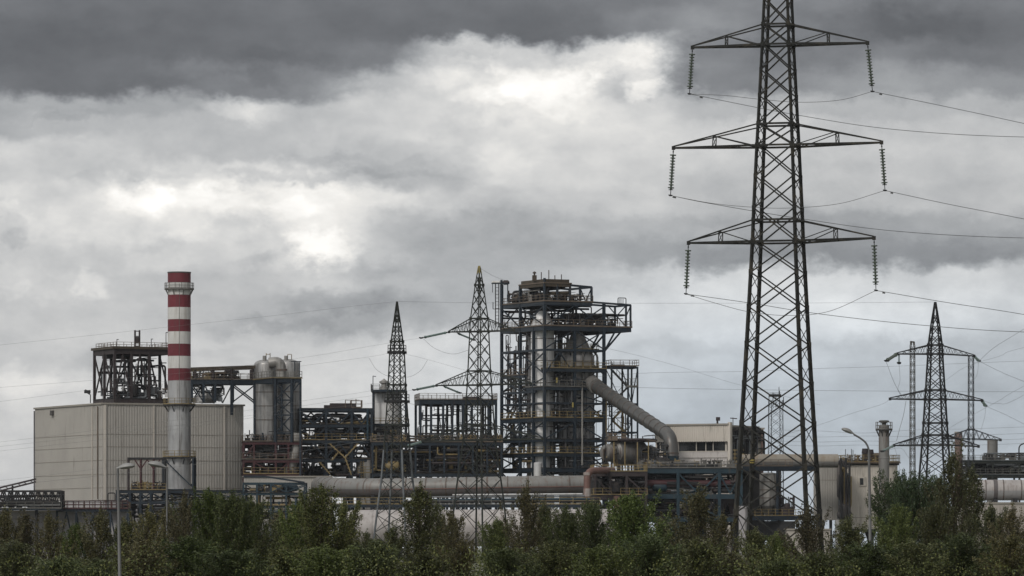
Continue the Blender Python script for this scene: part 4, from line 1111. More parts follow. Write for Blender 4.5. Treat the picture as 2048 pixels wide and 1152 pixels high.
TK = thing('storage_tank', 'short grey tank with yellow ladder beside the pale vessel', 'tank', P(732, HY, 893)); TK.location.z = 0; LOC[TK] = Vector(TK.location)
vessel(TK, 736, 893, 918, None, 24, 'silver_dull', 'shell', .1, seams=3)
m = MB()
for dx in (0,.5): m.bar(P(722,922,890)+Vector((dx,0,0)), P(722,965,890)+Vector((dx,0,0)), .09)
for k in range(9): m.bar(P(722,924+k*4.5,890), P(722,924+k*4.5,890)+Vector((.5,0,0)), .06)
railing(m, [P(716,946,889), P(760,946,889)], 1.1); m.build('ladder', 'rail_yellow', TK)

# --- tall open frame between the two pylons
f6 = Fr(839, 841, 992, 896, 6); f6.LB = 10
OF = thing('open_frame', 'tall open blue frame with a rusty railed roof deck left of the big reactor frame', 'steel frame', f6.o)
steel_frame(OF, f6, (0,.14,.3,.42,.56,.68,.9,1), (0,1), [(800,'dbr'),(886,'db'),(944,'db')], None, 'steel_blue', 'steel_dark', 'rail_rust', .42, .75, braces='\\/v', seed=17, dens=.22, brw=.12)
m = MB().box(f6.p(f6.LA*.22,4,f6.z(809)), 3.2, 2.5, .55, f6.a, f6.b); m.box(f6.p(f6.LA*.7,4,f6.z(796)), 2.8, 2, .7, f6.a, f6.b); m.build('roof_machine', 'steel_brown', OF)
pipes(OF, f6, 0, f6.LA, .5, 9, f6.z(886), f6.z(850), 16, ['machine_dark','steel_dark','steel_brown'], (.06,.16), 71, valves=16)
pipes(OF, f6, .5, f6.LA-.5, .5, 9, f6.z(850), f6.z(806), 9, ['steel_dark','steel_blue'], (.05,.11), 72)
pipes(OF, f6, 0, f6.LA, .5, 9, f6.z(940), f6.z(888), 42, ['machine_dark','steel_dark','steel_brown','galvanised'], (.08,.28), 73, drums=5, valves=12)
for i, s in enumerate((7.2, 7.8, 12.0)):
    MB().tube([f6.p(s,3,f6.z(944)), f6.p(s,3,f6.z(806))], .14, 7).build('riser_pipe', 'steel_dark', OF)
f7 = Fr(744, 745, 1003, 884, 3); f7.LB = 7
LR = thing('pipe_rack', 'long low blue pipe rack behind the two centre pylons', 'pipe rack', f7.o)
steel_frame(LR, f7, tuple(i/9 for i in range(10)), (0,1), [(885,'dbr'),(947,'db')], None, 'steel_blue', 'steel_dark', 'rail_rust', .34, .5, braces='/\\x', seed=19, dens=.35, brw=.16)
pipes(LR, f7, 0, f7.LA, .3, 6, f7.z(944), f7.z(890), 60, ['machine_dark','steel_dark','steel_brown','machine_dark','rail_yellow'], (.09,.3), 74, drums=8, valves=14)
pipes(LR, f7, 0, f7.LA, .3, 6, f7.z(884), f7.z(866), 8, ['machine_dark','steel_dark','rail_yellow'], (.07,.16), 75, valves=24)
for i, (y, rr, mm) in enumerate(((889,.3,'galvanised'),(893,.22,'steel_teal'),(905,.35,'machine_dark'),(922,.3,'steel_brown'),(934,.4,'machine_dark'))):
    MB().tube([f7.p(.5+i,1+i*.8,f7.z(y)), f7.p(f7.LA-1-i*2,1+i*.8,f7.z(y))], rr, 10).build('header_pipe', mm, LR, True)

# ------------------------------------------------------------------ the big reactor frame
f8 = Fr(1003.5, 1089, 1209, 880, 27)
MT = thing('steel_tower', 'tallest dark blue steel tower with railed decks, right of the yellow-tipped pylon', 'steel tower', f8.o)
a_, b_ = f8.LA, f8.LB
cols = [(0,0,603),(0,b_,560),(0,b_*.56,566),(a_*.5,0,650),(a_*.99,0,604),(a_,b_*.5,650),(a_,b_,650),(a_*.5,b_,603),(0,b_*.25,650)]
for (s, t, y) in cols: MB().bar(f8.p(s,t,0), f8.p(s,t,f8.z(y)), .46, .46, f8.b).build('column', 'steel_blue', MT)
def tdeck(y, s0, s1, t0, t1, rl='rail_rust', bw=.62, deck=True, rail=True, toe='rail_rust', mm='steel_blue'):
    z = f8.z(y); m = MB()
    m.bar(f8.p(s0,t0,z-bw/2), f8.p(s1,t0,z-bw/2), .34, bw); m.bar(f8.p(s0,t1,z-bw/2), f8.p(s1,t1,z-bw/2), .34, bw)
    for s in (s0, (s0+s1)/2, s1): m.bar(f8.p(s,t0,z-bw/2-.01), f8.p(s,t1,z-bw/2-.01), .33, bw*.95)
    m.build('floor_beam', mm, MT)
    if deck:
        MB().box(f8.p((s0+s1)/2,(t0+t1)/2,z+.06), s1-s0+.5, t1-t0+.5, .12, f8.a, f8.b).build('deck', 'steel_dark', MT)
    if rail:
        m = MB(); railing(m, [f8.p(s0-.2,t0-.2,z+.1), f8.p(s1+.2,t0-.2,z+.1), f8.p(s1+.2,t1+.2,z+.1), f8.p(s0-.2,t1+.2,z+.1)], 1.1, closed=True); m.build('railing', rl, MT)
    if toe:
        m = MB(); m.bar(f8.p(s0-.25,t0-.25,z+.14), f8.p(s1+.25,t0-.25,z+.14), .08, .2); m.bar(f8.p(s0-.25,t0-.25,z+.14), f8.p(s0-.25,t1+.25,z+.14), .08, .2); m.build('toe_board', toe, MT)
s_e = f8.sx(1183); s_x = f8.sx(1261)
tdeck(603, 0, s_e, 0, b_); tdeck(652, 0, s_x, 0, b_, bw=.75)
# roof box on the top storey
s_r = f8.sx(1140)
for (s, t, y) in ((0,0,556),(s_r,0,566),(0,b_*.56,566),(s_r,b_*.56,566),(s_r*.5,0,566),(s_e,0,572),(f8.sx(1160),0,572),(s_e,b_*.5,572)):
    MB().bar(f8.p(s,t,f8.z(603)), f8.p(s,t,f8.z(y)), .34).build('column', 'steel_blue', MT)
tdeck(567, 0, s_r, 0, b_*.56, bw=.5, rail=False, mm='steel_ochre')
m = MB(); z = f8.z(562)
m.box(f8.p(s_r*.5, b_*.28, z), s_r*.96, b_*.55, .75, f8.a, f8.b); m.build('roof_box', 'steel_ochre', MT)
m = MB(); z = f8.z(560)
for s, h in ((.4,1.5),(1.9,1.9),(3.1,1.0),(4.4,1.2)): m.bar(f8.p(s,2,z), f8.p(s,2,z+h), .12)
m.box(f8.p(-.1,b_*.22,z+.5), .8, .8, 1.0); m.lathe(f8.p(-.1,b_*.22,z+.9), f8.p(-.1,b_*.22,z+1.7), [(0,.15),(.5,.15),(.55,.35),(.8,.3),(1,.05)], 10); m.build('roof_vent', 'steel_ochre', MT)
m = MB()
for t in (0, b_*.5): m.bar(f8.p(s_r,t,f8.z(569)), f8.p(s_e,t,f8.z(572)), .3, .35)
m.bar(f8.p(s_e,0,f8.z(572)), f8.p(s_e,b_*.5,f8.z(572)), .3, .35)
xb(m, f8.p(f8.sx(1160),0,f8.z(602)), f8.p(f8.sx(1160),0,f8.z(573)), f8.p(s_e,0,f8.z(602)), f8.p(s_e,0,f8.z(573)), .15, 'v'); m.build('roof_beam', 'steel_blue', MT)
pipes(MT, f8, .5, s_r, .5, b_*.9, f8.z(602), f8.z(572), 24, ['machine_dark','steel_dark','steel_ochre','silver_dull'], (.09,.32), 81, drums=6, valves=12)
pipes(MT, f8, s_r, s_e-.4, .5, b_*.5, f8.z(602), f8.z(582), 8, ['machine_dark','silver_dull','steel_brown'], (.08,.2), 82, valves=6)
# cantilever at the right of the second deck
for (s, t) in ((s_x,0),(s_x,b_*.35),(f8.sx(1252),0),(f8.sx(1239),b_*.35),(s_e,b_*.35),(f8.sx(1207),0)):
    MB().bar(f8.p(s,t,f8.z(652)), f8.p(s,t,f8.z(606)), .3).build('column', 'steel_blue', MT)
m = MB()
for t in (0, b_*.35): m.bar(f8.p(s_e,t,f8.z(602)), f8.p(s_x,t,f8.z(606)), .3, .34)
m.bar(f8.p(s_x,0,f8.z(606)), f8.p(s_x,b_*.35,f8.z(606)), .3, .34)
xb(m, f8.p(f8.sx(1215),0,f8.z(650)), f8.p(f8.sx(1215),0,f8.z(607)), f8.p(f8.sx(1252),0,f8.z(650)), f8.p(f8.sx(1252),0,f8.z(607)), .15, 'x')
m.bar(f8.p(s_x,0,f8.z(607)), f8.p(f8.sx(1252),0,f8.z(630)), .15)
m.build('cantilever_truss', 'steel_blue', MT)
m = MB()
for s in (f8.sx(1245), f8.sx(1232)): m.bar(f8.p(s,0,f8.z(656)), f8.p(a_,0,f8.z(700)), .26); m.bar(f8.p(s,b_*.35,f8.z(656)), f8.p(a_,b_*.35,f8.z(700)), .26)
m.bar(f8.p(a_,0,f8.z(700)), f8.p(a_,b_*.35,f8.z(700)), .2); m.build('cantilever_strut', 'steel_blue', MT)
m = MB(); e0, e1 = f8.sx(1236), f8.sx(1252); zz = f8.z(605)
m.tube(smooth_path([f8.p(e0,0,zz), f8.p(e0,0,zz+1.15), f8.p(e1,0,zz+1.15), f8.p(e1,0,zz)], .25), .08, 6)
for k in range(4): m.bar(f8.p(e0+.3+k*.25,0,zz), f8.p(e0+.3+k*.25,0,zz+1.0), .06)
m.build('hoist_cage', 'steel_dark', MT)
g8 = random.Random(5)
for k in range(7):
    s = f8.sx(1150+k*10.5); MB().box(f8.p(s, b_*.2, f8.z(633)), .95, 1.6, g8.uniform(1.2,1.75), f8.a, f8.b).build('filter_drum', g8.choice(['machine_dark','sooty_wall','machine_dark']), MT)
pipes(MT, f8, f8.sx(1140), s_x-1, .2, b_*.4, f8.z(650), f8.z(622), 14, ['machine_dark','steel_dark','silver_dull'], (.07,.2), 83, valves=12)
pipes(MT, f8, .3, a_, b_*.3, b_, f8.z(650), f8.z(608), 20, ['machine_dark','steel_dark','steel_brown'], (.08,.22), 84, drums=1, valves=10)
# lower decks
tdeck(697, 0, a_, 0, b_, bw=.4, deck=False, rail=False, toe=None)
tdeck(737, a_*.12, a_, -.2, b_*.45, 'rail_yellow', bw=.5, toe=None)
tdeck(748, 0, .1, b_*.45, b_, 'rail_rust', bw=.45, toe=None)
tdeck(774, 0, a_*.85, -.1, b_*.4, 'rail_grey', bw=.5, toe=None)
tdeck(780, 0, .1, b_*.2, b_, 'rail_rust', bw=.4, deck=False, rail=False, toe=None)
tdeck(804, 0, a_, 0, b_, bw=.32, deck=False, rail=False, toe=None)
tdeck(836, 0, a_, 0, b_, 'rail_yellow', bw=.6, toe=None)
tdeck(878, 0, a_, 0, b_, 'rail_rust', bw=.45, rail=False, toe=None)
tdeck(907, 0, a_, 0, b_, 'rail_yellow', bw=.5, toe=None)
tdeck(936, 0, a_, 0, b_, 'rail_rust', bw=.7, rail=False, toe=None)
lv = [603,652,697,748,780,804,836,878,907,936,985]
for fc in ([(0,b_*1.0),(0,b_*.56)], [(0,b_*.56),(0,0)], [(0,0),(a_*.5,0)], [(a_*.5,0),(a_,0)], [(a_,0),(a_,b_*.5)], [(a_,b_*.5),(a_,b_)], [(a_,b_),(a_*.5,b_)], [(a_*.5,b_),(0,b_)]):
    q0, q1 = fc
    for y0, y1 in zip(lv[:-1], lv[1:]):
        if g8.random() > (.42 if q0 == (0,0) or q1 == (0,0) else .85): continue
        if y1-y0 < 22 and g8.random() < .5: continue
        u = [f8.p(*q0, f8.z(y1)), f8.p(*q0, f8.z(y0)-.6), f8.p(*q1, f8.z(y1)), f8.p(*q1, f8.z(y0)-.6)]
        m = MB(); xb(m, *u, .19, g8.choice('xx/\\k')); m.build('bracing', 'steel_blue', MT)
pipes(MT, f8, .2, .8, b_*.35, b_*.95, f8.z(836), f8.z(655), 20, ['machine_dark','steel_dark','steel_brown','steel_ochre'], (.06,.2), 85, valves=4)
pipes(MT, f8, .2, 1.5, b_*.3, b_*.95, f8.z(936), f8.z(838), 24, ['machine_dark','steel_dark','rail_yellow','steel_ochre'], (.06,.22), 86, valves=5)
pipes(MT, f8, a_*.25, a_*.97, .1, b_*.28, f8.z(836), f8.z(740), 26, ['steel_dark','machine_dark','silver_dull','steel_brown'], (.06,.2), 87, valves=6)
pipes(MT, f8, a_*.25, a_*.97, .1, b_*.28, f8.z(950), f8.z(838), 26, ['steel_dark','machine_dark','silver_dull','rail_yellow'], (.06,.2), 88, valves=8)
pipes(MT, f8, a_*.75, a_*1.0, b_*.5, b_*1.0, f8.z(936), f8.z(655), 34, ['machine_dark','steel_dark'], (.07,.24), 89, drums=3)
MB().tube([f8.p(a_*.62,-.15,f8.z(772)), f8.p(a_*.62,-.15,f8.z(930))], .17, 10).build('downpipe', 'silver_dull', MT, True)
MB().bar(f8.p(a_+.25,-.1,f8.z(795)), f8.p(a_+.25,-.1,f8.z(955)), .26).build('cable_riser', 'rail_yellow', MT)
for (x, y) in ((1112.5,760),(1144.5,809)):
    MB().box(f8.p(f8.sx(x), -.2, f8.z(y)), .28, .28, .9).build('gas_bottle', 'band_yellow', MT)
# stairs zigzag between columns at the left
for i, (y0, y1) in enumerate(((836,780),(780,748),(907,836))):
    m = MB(); p, q = (f8.p(-.1,b_*.9,f8.z(y0)), f8.p(-.1,b_*.5,f8.z(y1))) if i % 2 == 0 else (f8.p(-.1,b_*.5,f8.z(y0)), f8.p(-.1,b_*.9,f8.z(y1)))
    for e in (0,.8): m.bar(p+f8.a*e, q+f8.a*e, .12, .3)
    for k in range(14): m.bar(p.lerp(q,k/14), p.lerp(q,k/14)+f8.a*.8, .22, .05)
    for e in (0,.8): m.bar(p+f8.a*e+Vector((0,0,1)), q+f8.a*e+Vector((0,0,1)), .06)
    m.build('stair', 'steel_dark', MT)
# vessels inside
V1 = thing('column_vessel', 'bright silver upright vessel at the front of the big reactor frame', 'vessel', P(1085, HY, 885)); V1.location.z = 0; LOC[V1] = Vector(V1.location)
vessel(V1, 1085, 886, 622, None, 23.5, 'silver_bright', 'shell', .5, cone=(.35, .055), seams=10)
m = MB(); c = P(1079, 935, 880.6)
MB().lathe(P(1076,962,881.2), P(1076,925,881.2), [(0,.75),(.96,.75),(1,.6)], 16).build('side_pot', 'white_shell', V1, True)
for dx in (2, 6, 9): MB().tube([P(1085+dx,905,882.9), P(1085+dx,655,882.9)], .09, 6).build('instrument_pipe', 'silver_dull', V1)
V2 = thing('reactor', 'wide sooty grey reactor vessel with a cone top inside the big frame', 'vessel', P(1155, HY, 888)); V2.location.z = 0; LOC[V2] = Vector(V2.location)
vessel(V2, 1155, 889, 664, None, 34, 'silver_sooty', 'shell', .5, cone=(.30, .11), seams=9)
c = P(1155, HY, 889)
for y in (700, 735, 774, 836): ring_platform(V2, c.x, 889, ZY(y,889), 34*.0889, 34*.0889+.9, 'steel_blue', 'rail_yellow', 1.1, .25, 14)
for k in range(5):
    an = -2.4+k*.55; MB().tube(smooth_path([Vector((c.x+3.05*math.cos(an),889+3.05*math.sin(an),ZY(705,889))), Vector((c.x+3.6*math.cos(an),889+3.6*math.sin(an),ZY(712,889))), Vector((c.x+3.5*math.cos(an),889+3.5*math.sin(an),ZY(760,889)))], .5), .2, 8).build('riser_pipe', 'silver_dull', V2, True)
V3 = thing('column_vessel', 'narrow dark column behind the bright silver vessel', 'vessel', P(1056, HY, 893)); V3.location.z = 0; LOC[V3] = Vector(V3.location)
vessel(V3, 1062, 893, 668, None, 8.5, 'silver_sooty', 'shell', .8)
# ladder mast at the left of the tower, with two hoods
LM = thing('ladder_mast', 'slim ladder mast with a white and a brown hood left of the big frame', 'mast', P(994, 660, 885))
m = MB()
for x in (991, 997.5): m.bar(P(x,655,885), P(x,567,885), .13)
for k in range(12): m.bar(P(991,652-k*7,885), P(997.5,652-k*7,885), .07)
m.bar(P(986,604,885), P(986,618,885), .1); m.bar(P(986,618,885), P(1003,618,885), .1); m.bar(P(985,568,885), P(985,585,885), .08); m.build('ladder', 'steel_dark', LM)
m = MB(); m.bar(P(983,567,885), P(1019,567,885), .9, .16); m.bar(P(1003,655,885), P(1003,560,885), .3); m.bar(P(1015.5,603,885), P(1015.5,567,885), .14); m.build('hood_frame', 'steel_blue', LM)
MB().lathe(P(983.5,564.4,885), P(1001,564.4,885), [(0,.08),(.1,.24),(.9,.24),(1,.08)], 10).build('hood', 'white_paint', LM, True, label='white hood')
MB().lathe(P(1005,565,885), P(1019,565,885), [(0,.12),(.2,.42),(.8,.42),(1,.12)], 10).build('hood', 'steel_brown', LM, True, label='brown hood')
# stair tower on the right
f9 = Fr(1211, 1212, 1275, 887, 12); f9.LB = 4.5
ST = thing('stair_tower', 'open blue stair tower with zigzag stairs right of the big frame', 'steel tower', f9.o)
steel_frame(ST, f9, (.18,.7,1), (0,1), [(733,'dbr'),(806,'b'),(863,'b')], None, 'steel_blue', 'steel_dark', 'rail_rust', .28, .3, braces='\\/', seed=23, dens=.3, brw=.13)
for i, (x0, y0, x1, y1) in enumerate(((1222,738,1256,774),(1256,774,1224,806),(1224,840,1258,806),(1258,872,1224,840),(1224,872,1256,905))):
    m = MB(); p, q = P(x0,y0,888), P(x1,y1,888); u = Vector((0,0,1)); fw = Vector((0,1,0))
    for e in (0, 1.0): m.bar(p+fw*e, q+fw*e, .12, .34); m.bar(p+fw*e+u*1.05, q+fw*e+u*1.05, .07); 
    for k in range(1, 6): m.bar(p.lerp(q,k/6), p.lerp(q,k/6)+u*1.05, .06)
    for k in range(16): m.bar(p.lerp(q,k/16), p.lerp(q,k/16)+fw, .24, .06)
    m.build('stair', 'steel_dark' if i < 2 else 'rail_yellow', ST)
m = MB(); d0 = P(1254,773,886); d1 = P(1274,773,890); m.box((d0+d1)/2, d1.x-d0.x, 4, .3); railing(m, [Vector((d0.x,886,d0.z)), Vector((d1.x,886,d0.z)), Vector((d1.x,890,d0.z))], 1.4, step=.7); m.build('landing', 'rail_grey', ST)
pipes(ST, f9, .5, f9.LA-1, .3, 4, f9.z(905), f9.z(800), 14, ['steel_dark','rail_yellow','machine_dark'], (.05,.12), 91)
m = MB(); m.box(f9.p(f9.LA*.45,2,f9.z(731)), 2.5, 2, .5); m.bar(f9.p(1.6,1,f9.z(733)), f9.p(1.2,1,f9.z(722)), .1); m.build('roof_machine', 'steel_ochre', ST)

# ------------------------------------------------------------------ sloping duct, horizontal vessel, shed
DU = thing('sloping_duct', 'big grey duct sloping down from the reactor and bending to the deck by the shed', 'duct', P(1343, 935, 846))
pa = [P(1186,768,884), P(1322,860,852), P(1343,876,848), P(1343.5,914,848)]
pth = smooth_path([pa[0], P(1341.5,873,848.5), pa[3]], 2.3, 8)
dd_ = duct(pth, 1.16, 24, 2.6, 1.06); dd_.build('duct_run', 'duct_sooty', DU, True, seam=dd_.seam)
MB().tube([P(1183,766,885), P(1193,773,882)], 1.36, 20).build('end_flange', 'duct_grey', DU, True)
MB().lathe(P(1343.5,936,848), P(1343.5,912,848), [(0,1.35),(.05,1.22),(.95,1.2),(.96,1.3),(1,1.3)], 20).build('base_sleeve', 'steel_teal', DU, True, label='blue base sleeve')
HV = thing('horizontal_vessel', 'grey horizontal drum vessel on saddles under a brown canopy left of the shed', 'vessel', P(1258, 935, 842))
MB().lathe(P(1208,905,842), P(1314,905,850), [(0,.5),(.01,1.2),(.06,1.45),(.17,1.5),(.2,1.95),(.3,2.12),(.4,2.15),(.55,2.15),(.66,2.1),(.695,1.9),(.7,1.2),(.88,1.2),(.97,.9),(1,.2)], 28).build('shell', 'duct_grey', HV, True)
m = MB()
for f in (.3,.38,.48,.57,.65): c0 = P(1208,905,842).lerp(P(1314,905,850), f); m.lathe(c0-Vector((.07,0,0)), c0+Vector((.07,0,0)), [(0,2.12),(0,2.24),(1,2.24),(1,2.12)], 28, caps=False)
m.build('stiffener_ring', 'duct_sooty', HV)
m = MB()
for x in (1238, 1270): m.box(P(x,932,844), .5, 3, 2.2)
m.build('saddle', 'steel_dark', HV)
m = MB(); c = P(1262, 884, 846); m.lathe(c, c+Vector((0,0,.55)), [(0,4.3),(.6,4.5),(1,4.2)], 24); m.build('canopy', 'steel_brown', HV)
m = MB()
for x, dy in ((1228,-2),(1250,-3.4),(1275,-3.4),(1297,-2)): m.bar(P(x,935,843+dy), P(x,884,843+dy), .16)
m.build('canopy_post', 'rail_yellow', HV)
fH = Fr(1206, 1207, 1312, 842, 3); fH.LB = 5
pipes(HV, fH, .5, 9, 0, 4, fH.z(883), fH.z(868), 8, ['rail_yellow','galvanised','rail_rust'], (.05,.1), 101, valves=4)
pipes(HV, fH, 0, 2.5, -.6, 1, fH.z(934), fH.z(888), 10, ['rail_yellow','machine_dark','steel_ochre'], (.06,.14), 102, valves=3)
pipes(HV, fH, 6.5, 11, 0, 4, fH.z(934), fH.z(888), 16, ['machine_dark','rail_yellow','galvanised','steel_dark'], (.07,.2), 103, drums=2, valves=5)
# shed with a window band
f10 = Fr(1313, 1459, 1521, 852, 62)
SH = thing('process_shed', 'pale ribbed shed with a dark window band right of the sloping duct', 'building', f10.o)
zr, zf, zw, zs = f10.z(848.5), f10.z(883), f10.z(902.5), f10.z(936)
A, E = f10.p(0,0,0), f10.p(0,f10.LB,0)
w = MB(); n = int((A-E).length/.45); d = (A-E); u = d.normalized(); o = Vector((u.y,-u.x,0))
corrugated(MB(), E+o*.6, A+o*.6, zf, zr, .42, .06, batter=0).build('upper_wall', 'cladding_pale', SH)
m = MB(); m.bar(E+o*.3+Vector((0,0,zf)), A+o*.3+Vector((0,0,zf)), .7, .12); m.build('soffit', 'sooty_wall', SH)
corrugated(MB(), E, A, zs, zw, .42, .05).build('lower_wall', 'cladding_rose', SH)
m = MB(); m.bar(E+o*.04+Vector((0,0,f10.z(915))), A+o*.04+Vector((0,0,f10.z(915))), .22, .07); m.build('lap_joint', 'coping', SH)
wf = MB(); pane = []
wf.bar(E+Vector((0,0,zw+.02)), A+Vector((0,0,zw+.02)), .2, .14)
for f, w_ in ((0,.3), (.05,.3), (.30,.3), (.55,.13), (.68,.13), (.78,.13), (.955,.3), (1.0,.3)): wf.bar(E.lerp(A,f)+Vector((0,0,zw)), E.lerp(A,f)+Vector((0,0,zf)), w_, .2, o)
win = wf.build('window_frame', 'cladding_pale', SH)
fs = (0, .05, .30, .55, .68, .78, .955)
for f0, f1 in zip(fs[1:-1], fs[2:]):
    c0, c1 = E.lerp(A,f0+.001)-o*.03, E.lerp(A,f1-.001)-o*.03
    p_ = MB(); p_.add([c0+Vector((0,0,zw)), c1+Vector((0,0,zw)), c1+Vector((0,0,zf)), c0+Vector((0,0,zf))], [(0,1,2,3)]); p_.build('window', 'window_dark', SH)
m = MB(); m.bar(E-u*.1+o*.3+Vector((0,0,zr)), A+u*.2+o*.3+Vector((0,0,zr)), 1.1, .28); m.build('eaves', 'coping', SH)
MB().bar(A+o*.35+u*.25+Vector((0,0,0)), A+o*.35+u*.25+Vector((0,0,zr+.35)), .5, .8, o).build('corner_post', 'cladding_pale', SH)
# sooty gable side
B = f10.p(f10.LA,0,0); C = f10.p(f10.LA,f10.LB,0)
def wall_quad(p, q, z0, z1, th=.3):
    m = MB(); d = (q-p); c = (p+q)/2; m.box(Vector((c.x,c.y,(z0+z1)/2)), d.length, th, z1-z0, d.normalized(), Vector((-d.y,d.x,0)).normalized()); return m
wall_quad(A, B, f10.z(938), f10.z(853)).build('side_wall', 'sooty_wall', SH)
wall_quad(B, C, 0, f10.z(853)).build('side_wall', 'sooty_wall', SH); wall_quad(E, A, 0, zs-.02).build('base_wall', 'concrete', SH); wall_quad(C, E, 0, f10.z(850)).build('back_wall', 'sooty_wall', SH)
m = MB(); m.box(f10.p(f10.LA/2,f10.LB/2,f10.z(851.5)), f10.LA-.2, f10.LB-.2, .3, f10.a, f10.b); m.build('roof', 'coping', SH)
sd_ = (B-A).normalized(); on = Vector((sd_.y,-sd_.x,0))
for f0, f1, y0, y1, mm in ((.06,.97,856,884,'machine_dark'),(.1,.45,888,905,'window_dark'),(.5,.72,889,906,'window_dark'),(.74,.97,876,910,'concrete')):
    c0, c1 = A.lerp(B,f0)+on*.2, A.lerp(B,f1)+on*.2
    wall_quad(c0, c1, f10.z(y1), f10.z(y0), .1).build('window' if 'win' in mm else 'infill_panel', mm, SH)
pipes(SH, f10, .5, f10.LA, -.7, -.3, f10.z(935), f10.z(856), 16, ['machine_dark','steel_dark','galvanised'], (.07,.2), 111, valves=0)
m = MB(); q = f10.p(1.5,3,f10.z(851)); m.bar(q, q+Vector((0,0,1.0)), .25); m.box(q+Vector((.1,0,1.2)), .7, .5, .6); q2 = f10.p(f10.LA*.45,2,f10.z(852)); m.bar(q2, q2+Vector((0,0,1.6)), .1); m.bar(q2+Vector((-.5,0,1.5)), q2+Vector((.7,0,1.4)), .16); m.build('roof_vent', 'steel_brown', SH)
# brick stack block behind the shed
f11 = Fr(1500, 1519, 1527, 872, 30)
BK = thing('brick_block', 'narrow brown brick block behind the sooty side of the shed', 'building', f11.o)
m = MB(); m.box(f11.p(f11.LA/2,f11.LB/2,f11.z(858)/2), f11.LA, f11.LB, f11.z(858), f11.a, f11.b); m.build('wall', 'brick_brown', BK)
m = MB(); m.box(f11.p(f11.LA/2,f11.LB/2,f11.z(857)), f11.LA+.3, f11.LB+.3, .3, f11.a, f11.b); m.build('parapet', 'concrete', BK)
# tan pipe to the filter house
TP = thing('overhead_duct', 'long tan topped duct running level from the shed to the filter house', 'duct', P(1580, 935, 842))
duct([P(1476,921.5,842), P(1676,921.5,842)], 1.12, 22, 4.2, 1.06).build('duct_run', 'duct_tan', TP, True)
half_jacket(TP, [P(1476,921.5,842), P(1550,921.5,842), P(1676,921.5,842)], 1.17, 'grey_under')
m = MB()
for x in (1500, 1560): m.bar(P(x,HY+20,842), P(x,935,842), .3); m.box(P(x,934,842), .8, 1.8, .3)
m.build('support_leg', 'steel_dark', TP)
m = MB()
for x in (1470, 1476, 1482): m.bar(P(x,936,839), P(x,899,839), .1)
for y in (900, 908, 916, 925): m.bar(P(1466,y,839), P(1488,y,839), .1, .14)
m.build('access_ladder', 'rail_yellow', TP)

# ------------------------------------------------------------------ filter house at the right
f12 = Fr(1640, 1678, 1679.5, 845, 20); f12.LA = 1.2
f12 = Fr(1638, 1641, 1680, 850, 8); f12.LB = 6
F1 = clad_block('filter_house', 'narrow ribbed filter block on legs at the end of the tan duct', 'building', f12, 930, 1040, 'cladding', .42, .035, plinth=None, laps=(960,), cop=.2)
m = MB()
for s in (.5, f12.LA-.5):
    for t in (.4, 5.4): m.bar(f12.p(s,t,0), f12.p(s,t,f12.z(1040)), .4)
m.build('leg', 'galvanised', F1)
MB().tube([f12.p(f12.LA-.4,-.5,0), f12.p(f12.LA-.4,-.5,f12.z(1040))], .5, 12).build('drain_pipe', 'white_shell', F1, True)
f13 = Fr(1694, 1696, 1795, 852, 9); f13.LB = 8
F2 = clad_block('filter_house', 'ribbed filter house with railed roof and one small window', 'building', f13, 927, 1060, 'cladding_pale', .42, .035, plinth=None, laps=(1035,), cop=.5, roof='steel_dark')
m = MB(); railing(m, [f13.p(-.5,-.4,f13.z(924)), f13.p(f13.LA+.3,-.4,f13.z(924)), f13.p(f13.LA+.3,f13.LB,f13.z(924)), f13.p(-.5,f13.LB,f13.z(924))], 1.2, .09, 1.1, True); m.build('railing', 'rail_yellow', F2)
m = MB(); m.bar(f13.p(-.6,-.45,f13.z(925.5)), f13.p(f13.LA+.4,-.45,f13.z(925.5)), .5, .2); m.build('roof_edge', 'rail_rust', F2)
s = f13.sx(1725); wd_ = MB(); wd_.box(f13.p(s,-.14,f13.z(963)), 1.25, .12, 1.5, f13.a, f13.b); fr_ = wd_.build('window_frame', 'cladding_pale', F2)
pn = MB(); pn.box(f13.p(s-.2,-.22,f13.z(963)), .62, .05, 1.15, f13.a, f13.b); pn.build('window', 'window_dark', F2)
m = MB()
for s in (.3, f13.LA*.5, f13.LA-.3): m.bar(f13.p(s,.3,0), f13.p(s,.3,f13.z(1060)), .4)
m.bar(f13.p(0,-.1,f13.z(1061)), f13.p(f13.LA,-.1,f13.z(1061)), .4, .5); m.build('leg', 'steel_blue', F2)
for k, s in enumerate((1.8, 4.6)):
    c = f13.p(s, 3, f13.z(1061)); MB().lathe(c+Vector((0,0,-3.0)), c, [(0,.3),(.15,.35),(1,1.4)], 4).build('hopper', 'steel_dark', F2)
fg = Fr(1679, 1680, 1700, 848, 5); fg.LB = 3
m = MB()
for x, y0, y1 in ((1682,916,1040),(1692,916,1040),(1699,930,1075)): m.bar(P(x,y1,847), P(x,y0,847), .3)
m.build('service_duct', 'steel_dark', F2)
pipes(F2, fg, 0, fg.LA, 0, 2, fg.z(1040), fg.z(918), 16, ['machine_dark','sooty_wall','galvanised','rail_yellow'], (.15,.45), 121, drums=3)
pipes(F2, f13, .5, f13.LA-2, 1, 6, f13.z(926), f13.z(912), 9, ['rail_yellow','rail_rust','steel_ochre'], (.08,.2), 122, drums=2, valves=9)
m = MB()
for x, y, w_ in ((1730,897,.55),(1741,899,.5)): m.lathe(P(x,924,855), P(x,y,855), [(0,.42),(.6,.42),(.62,.6),(1,.5)], 12)
m.build('roof_fan', 'steel_brown', F2)
m = MB()
for x, y in ((1691,898),(1703,898),(1706,900)): m.bar(P(x,925,850), P(x,y,850), .1)
m.build('vent_pipe', 'galvanised', F2)
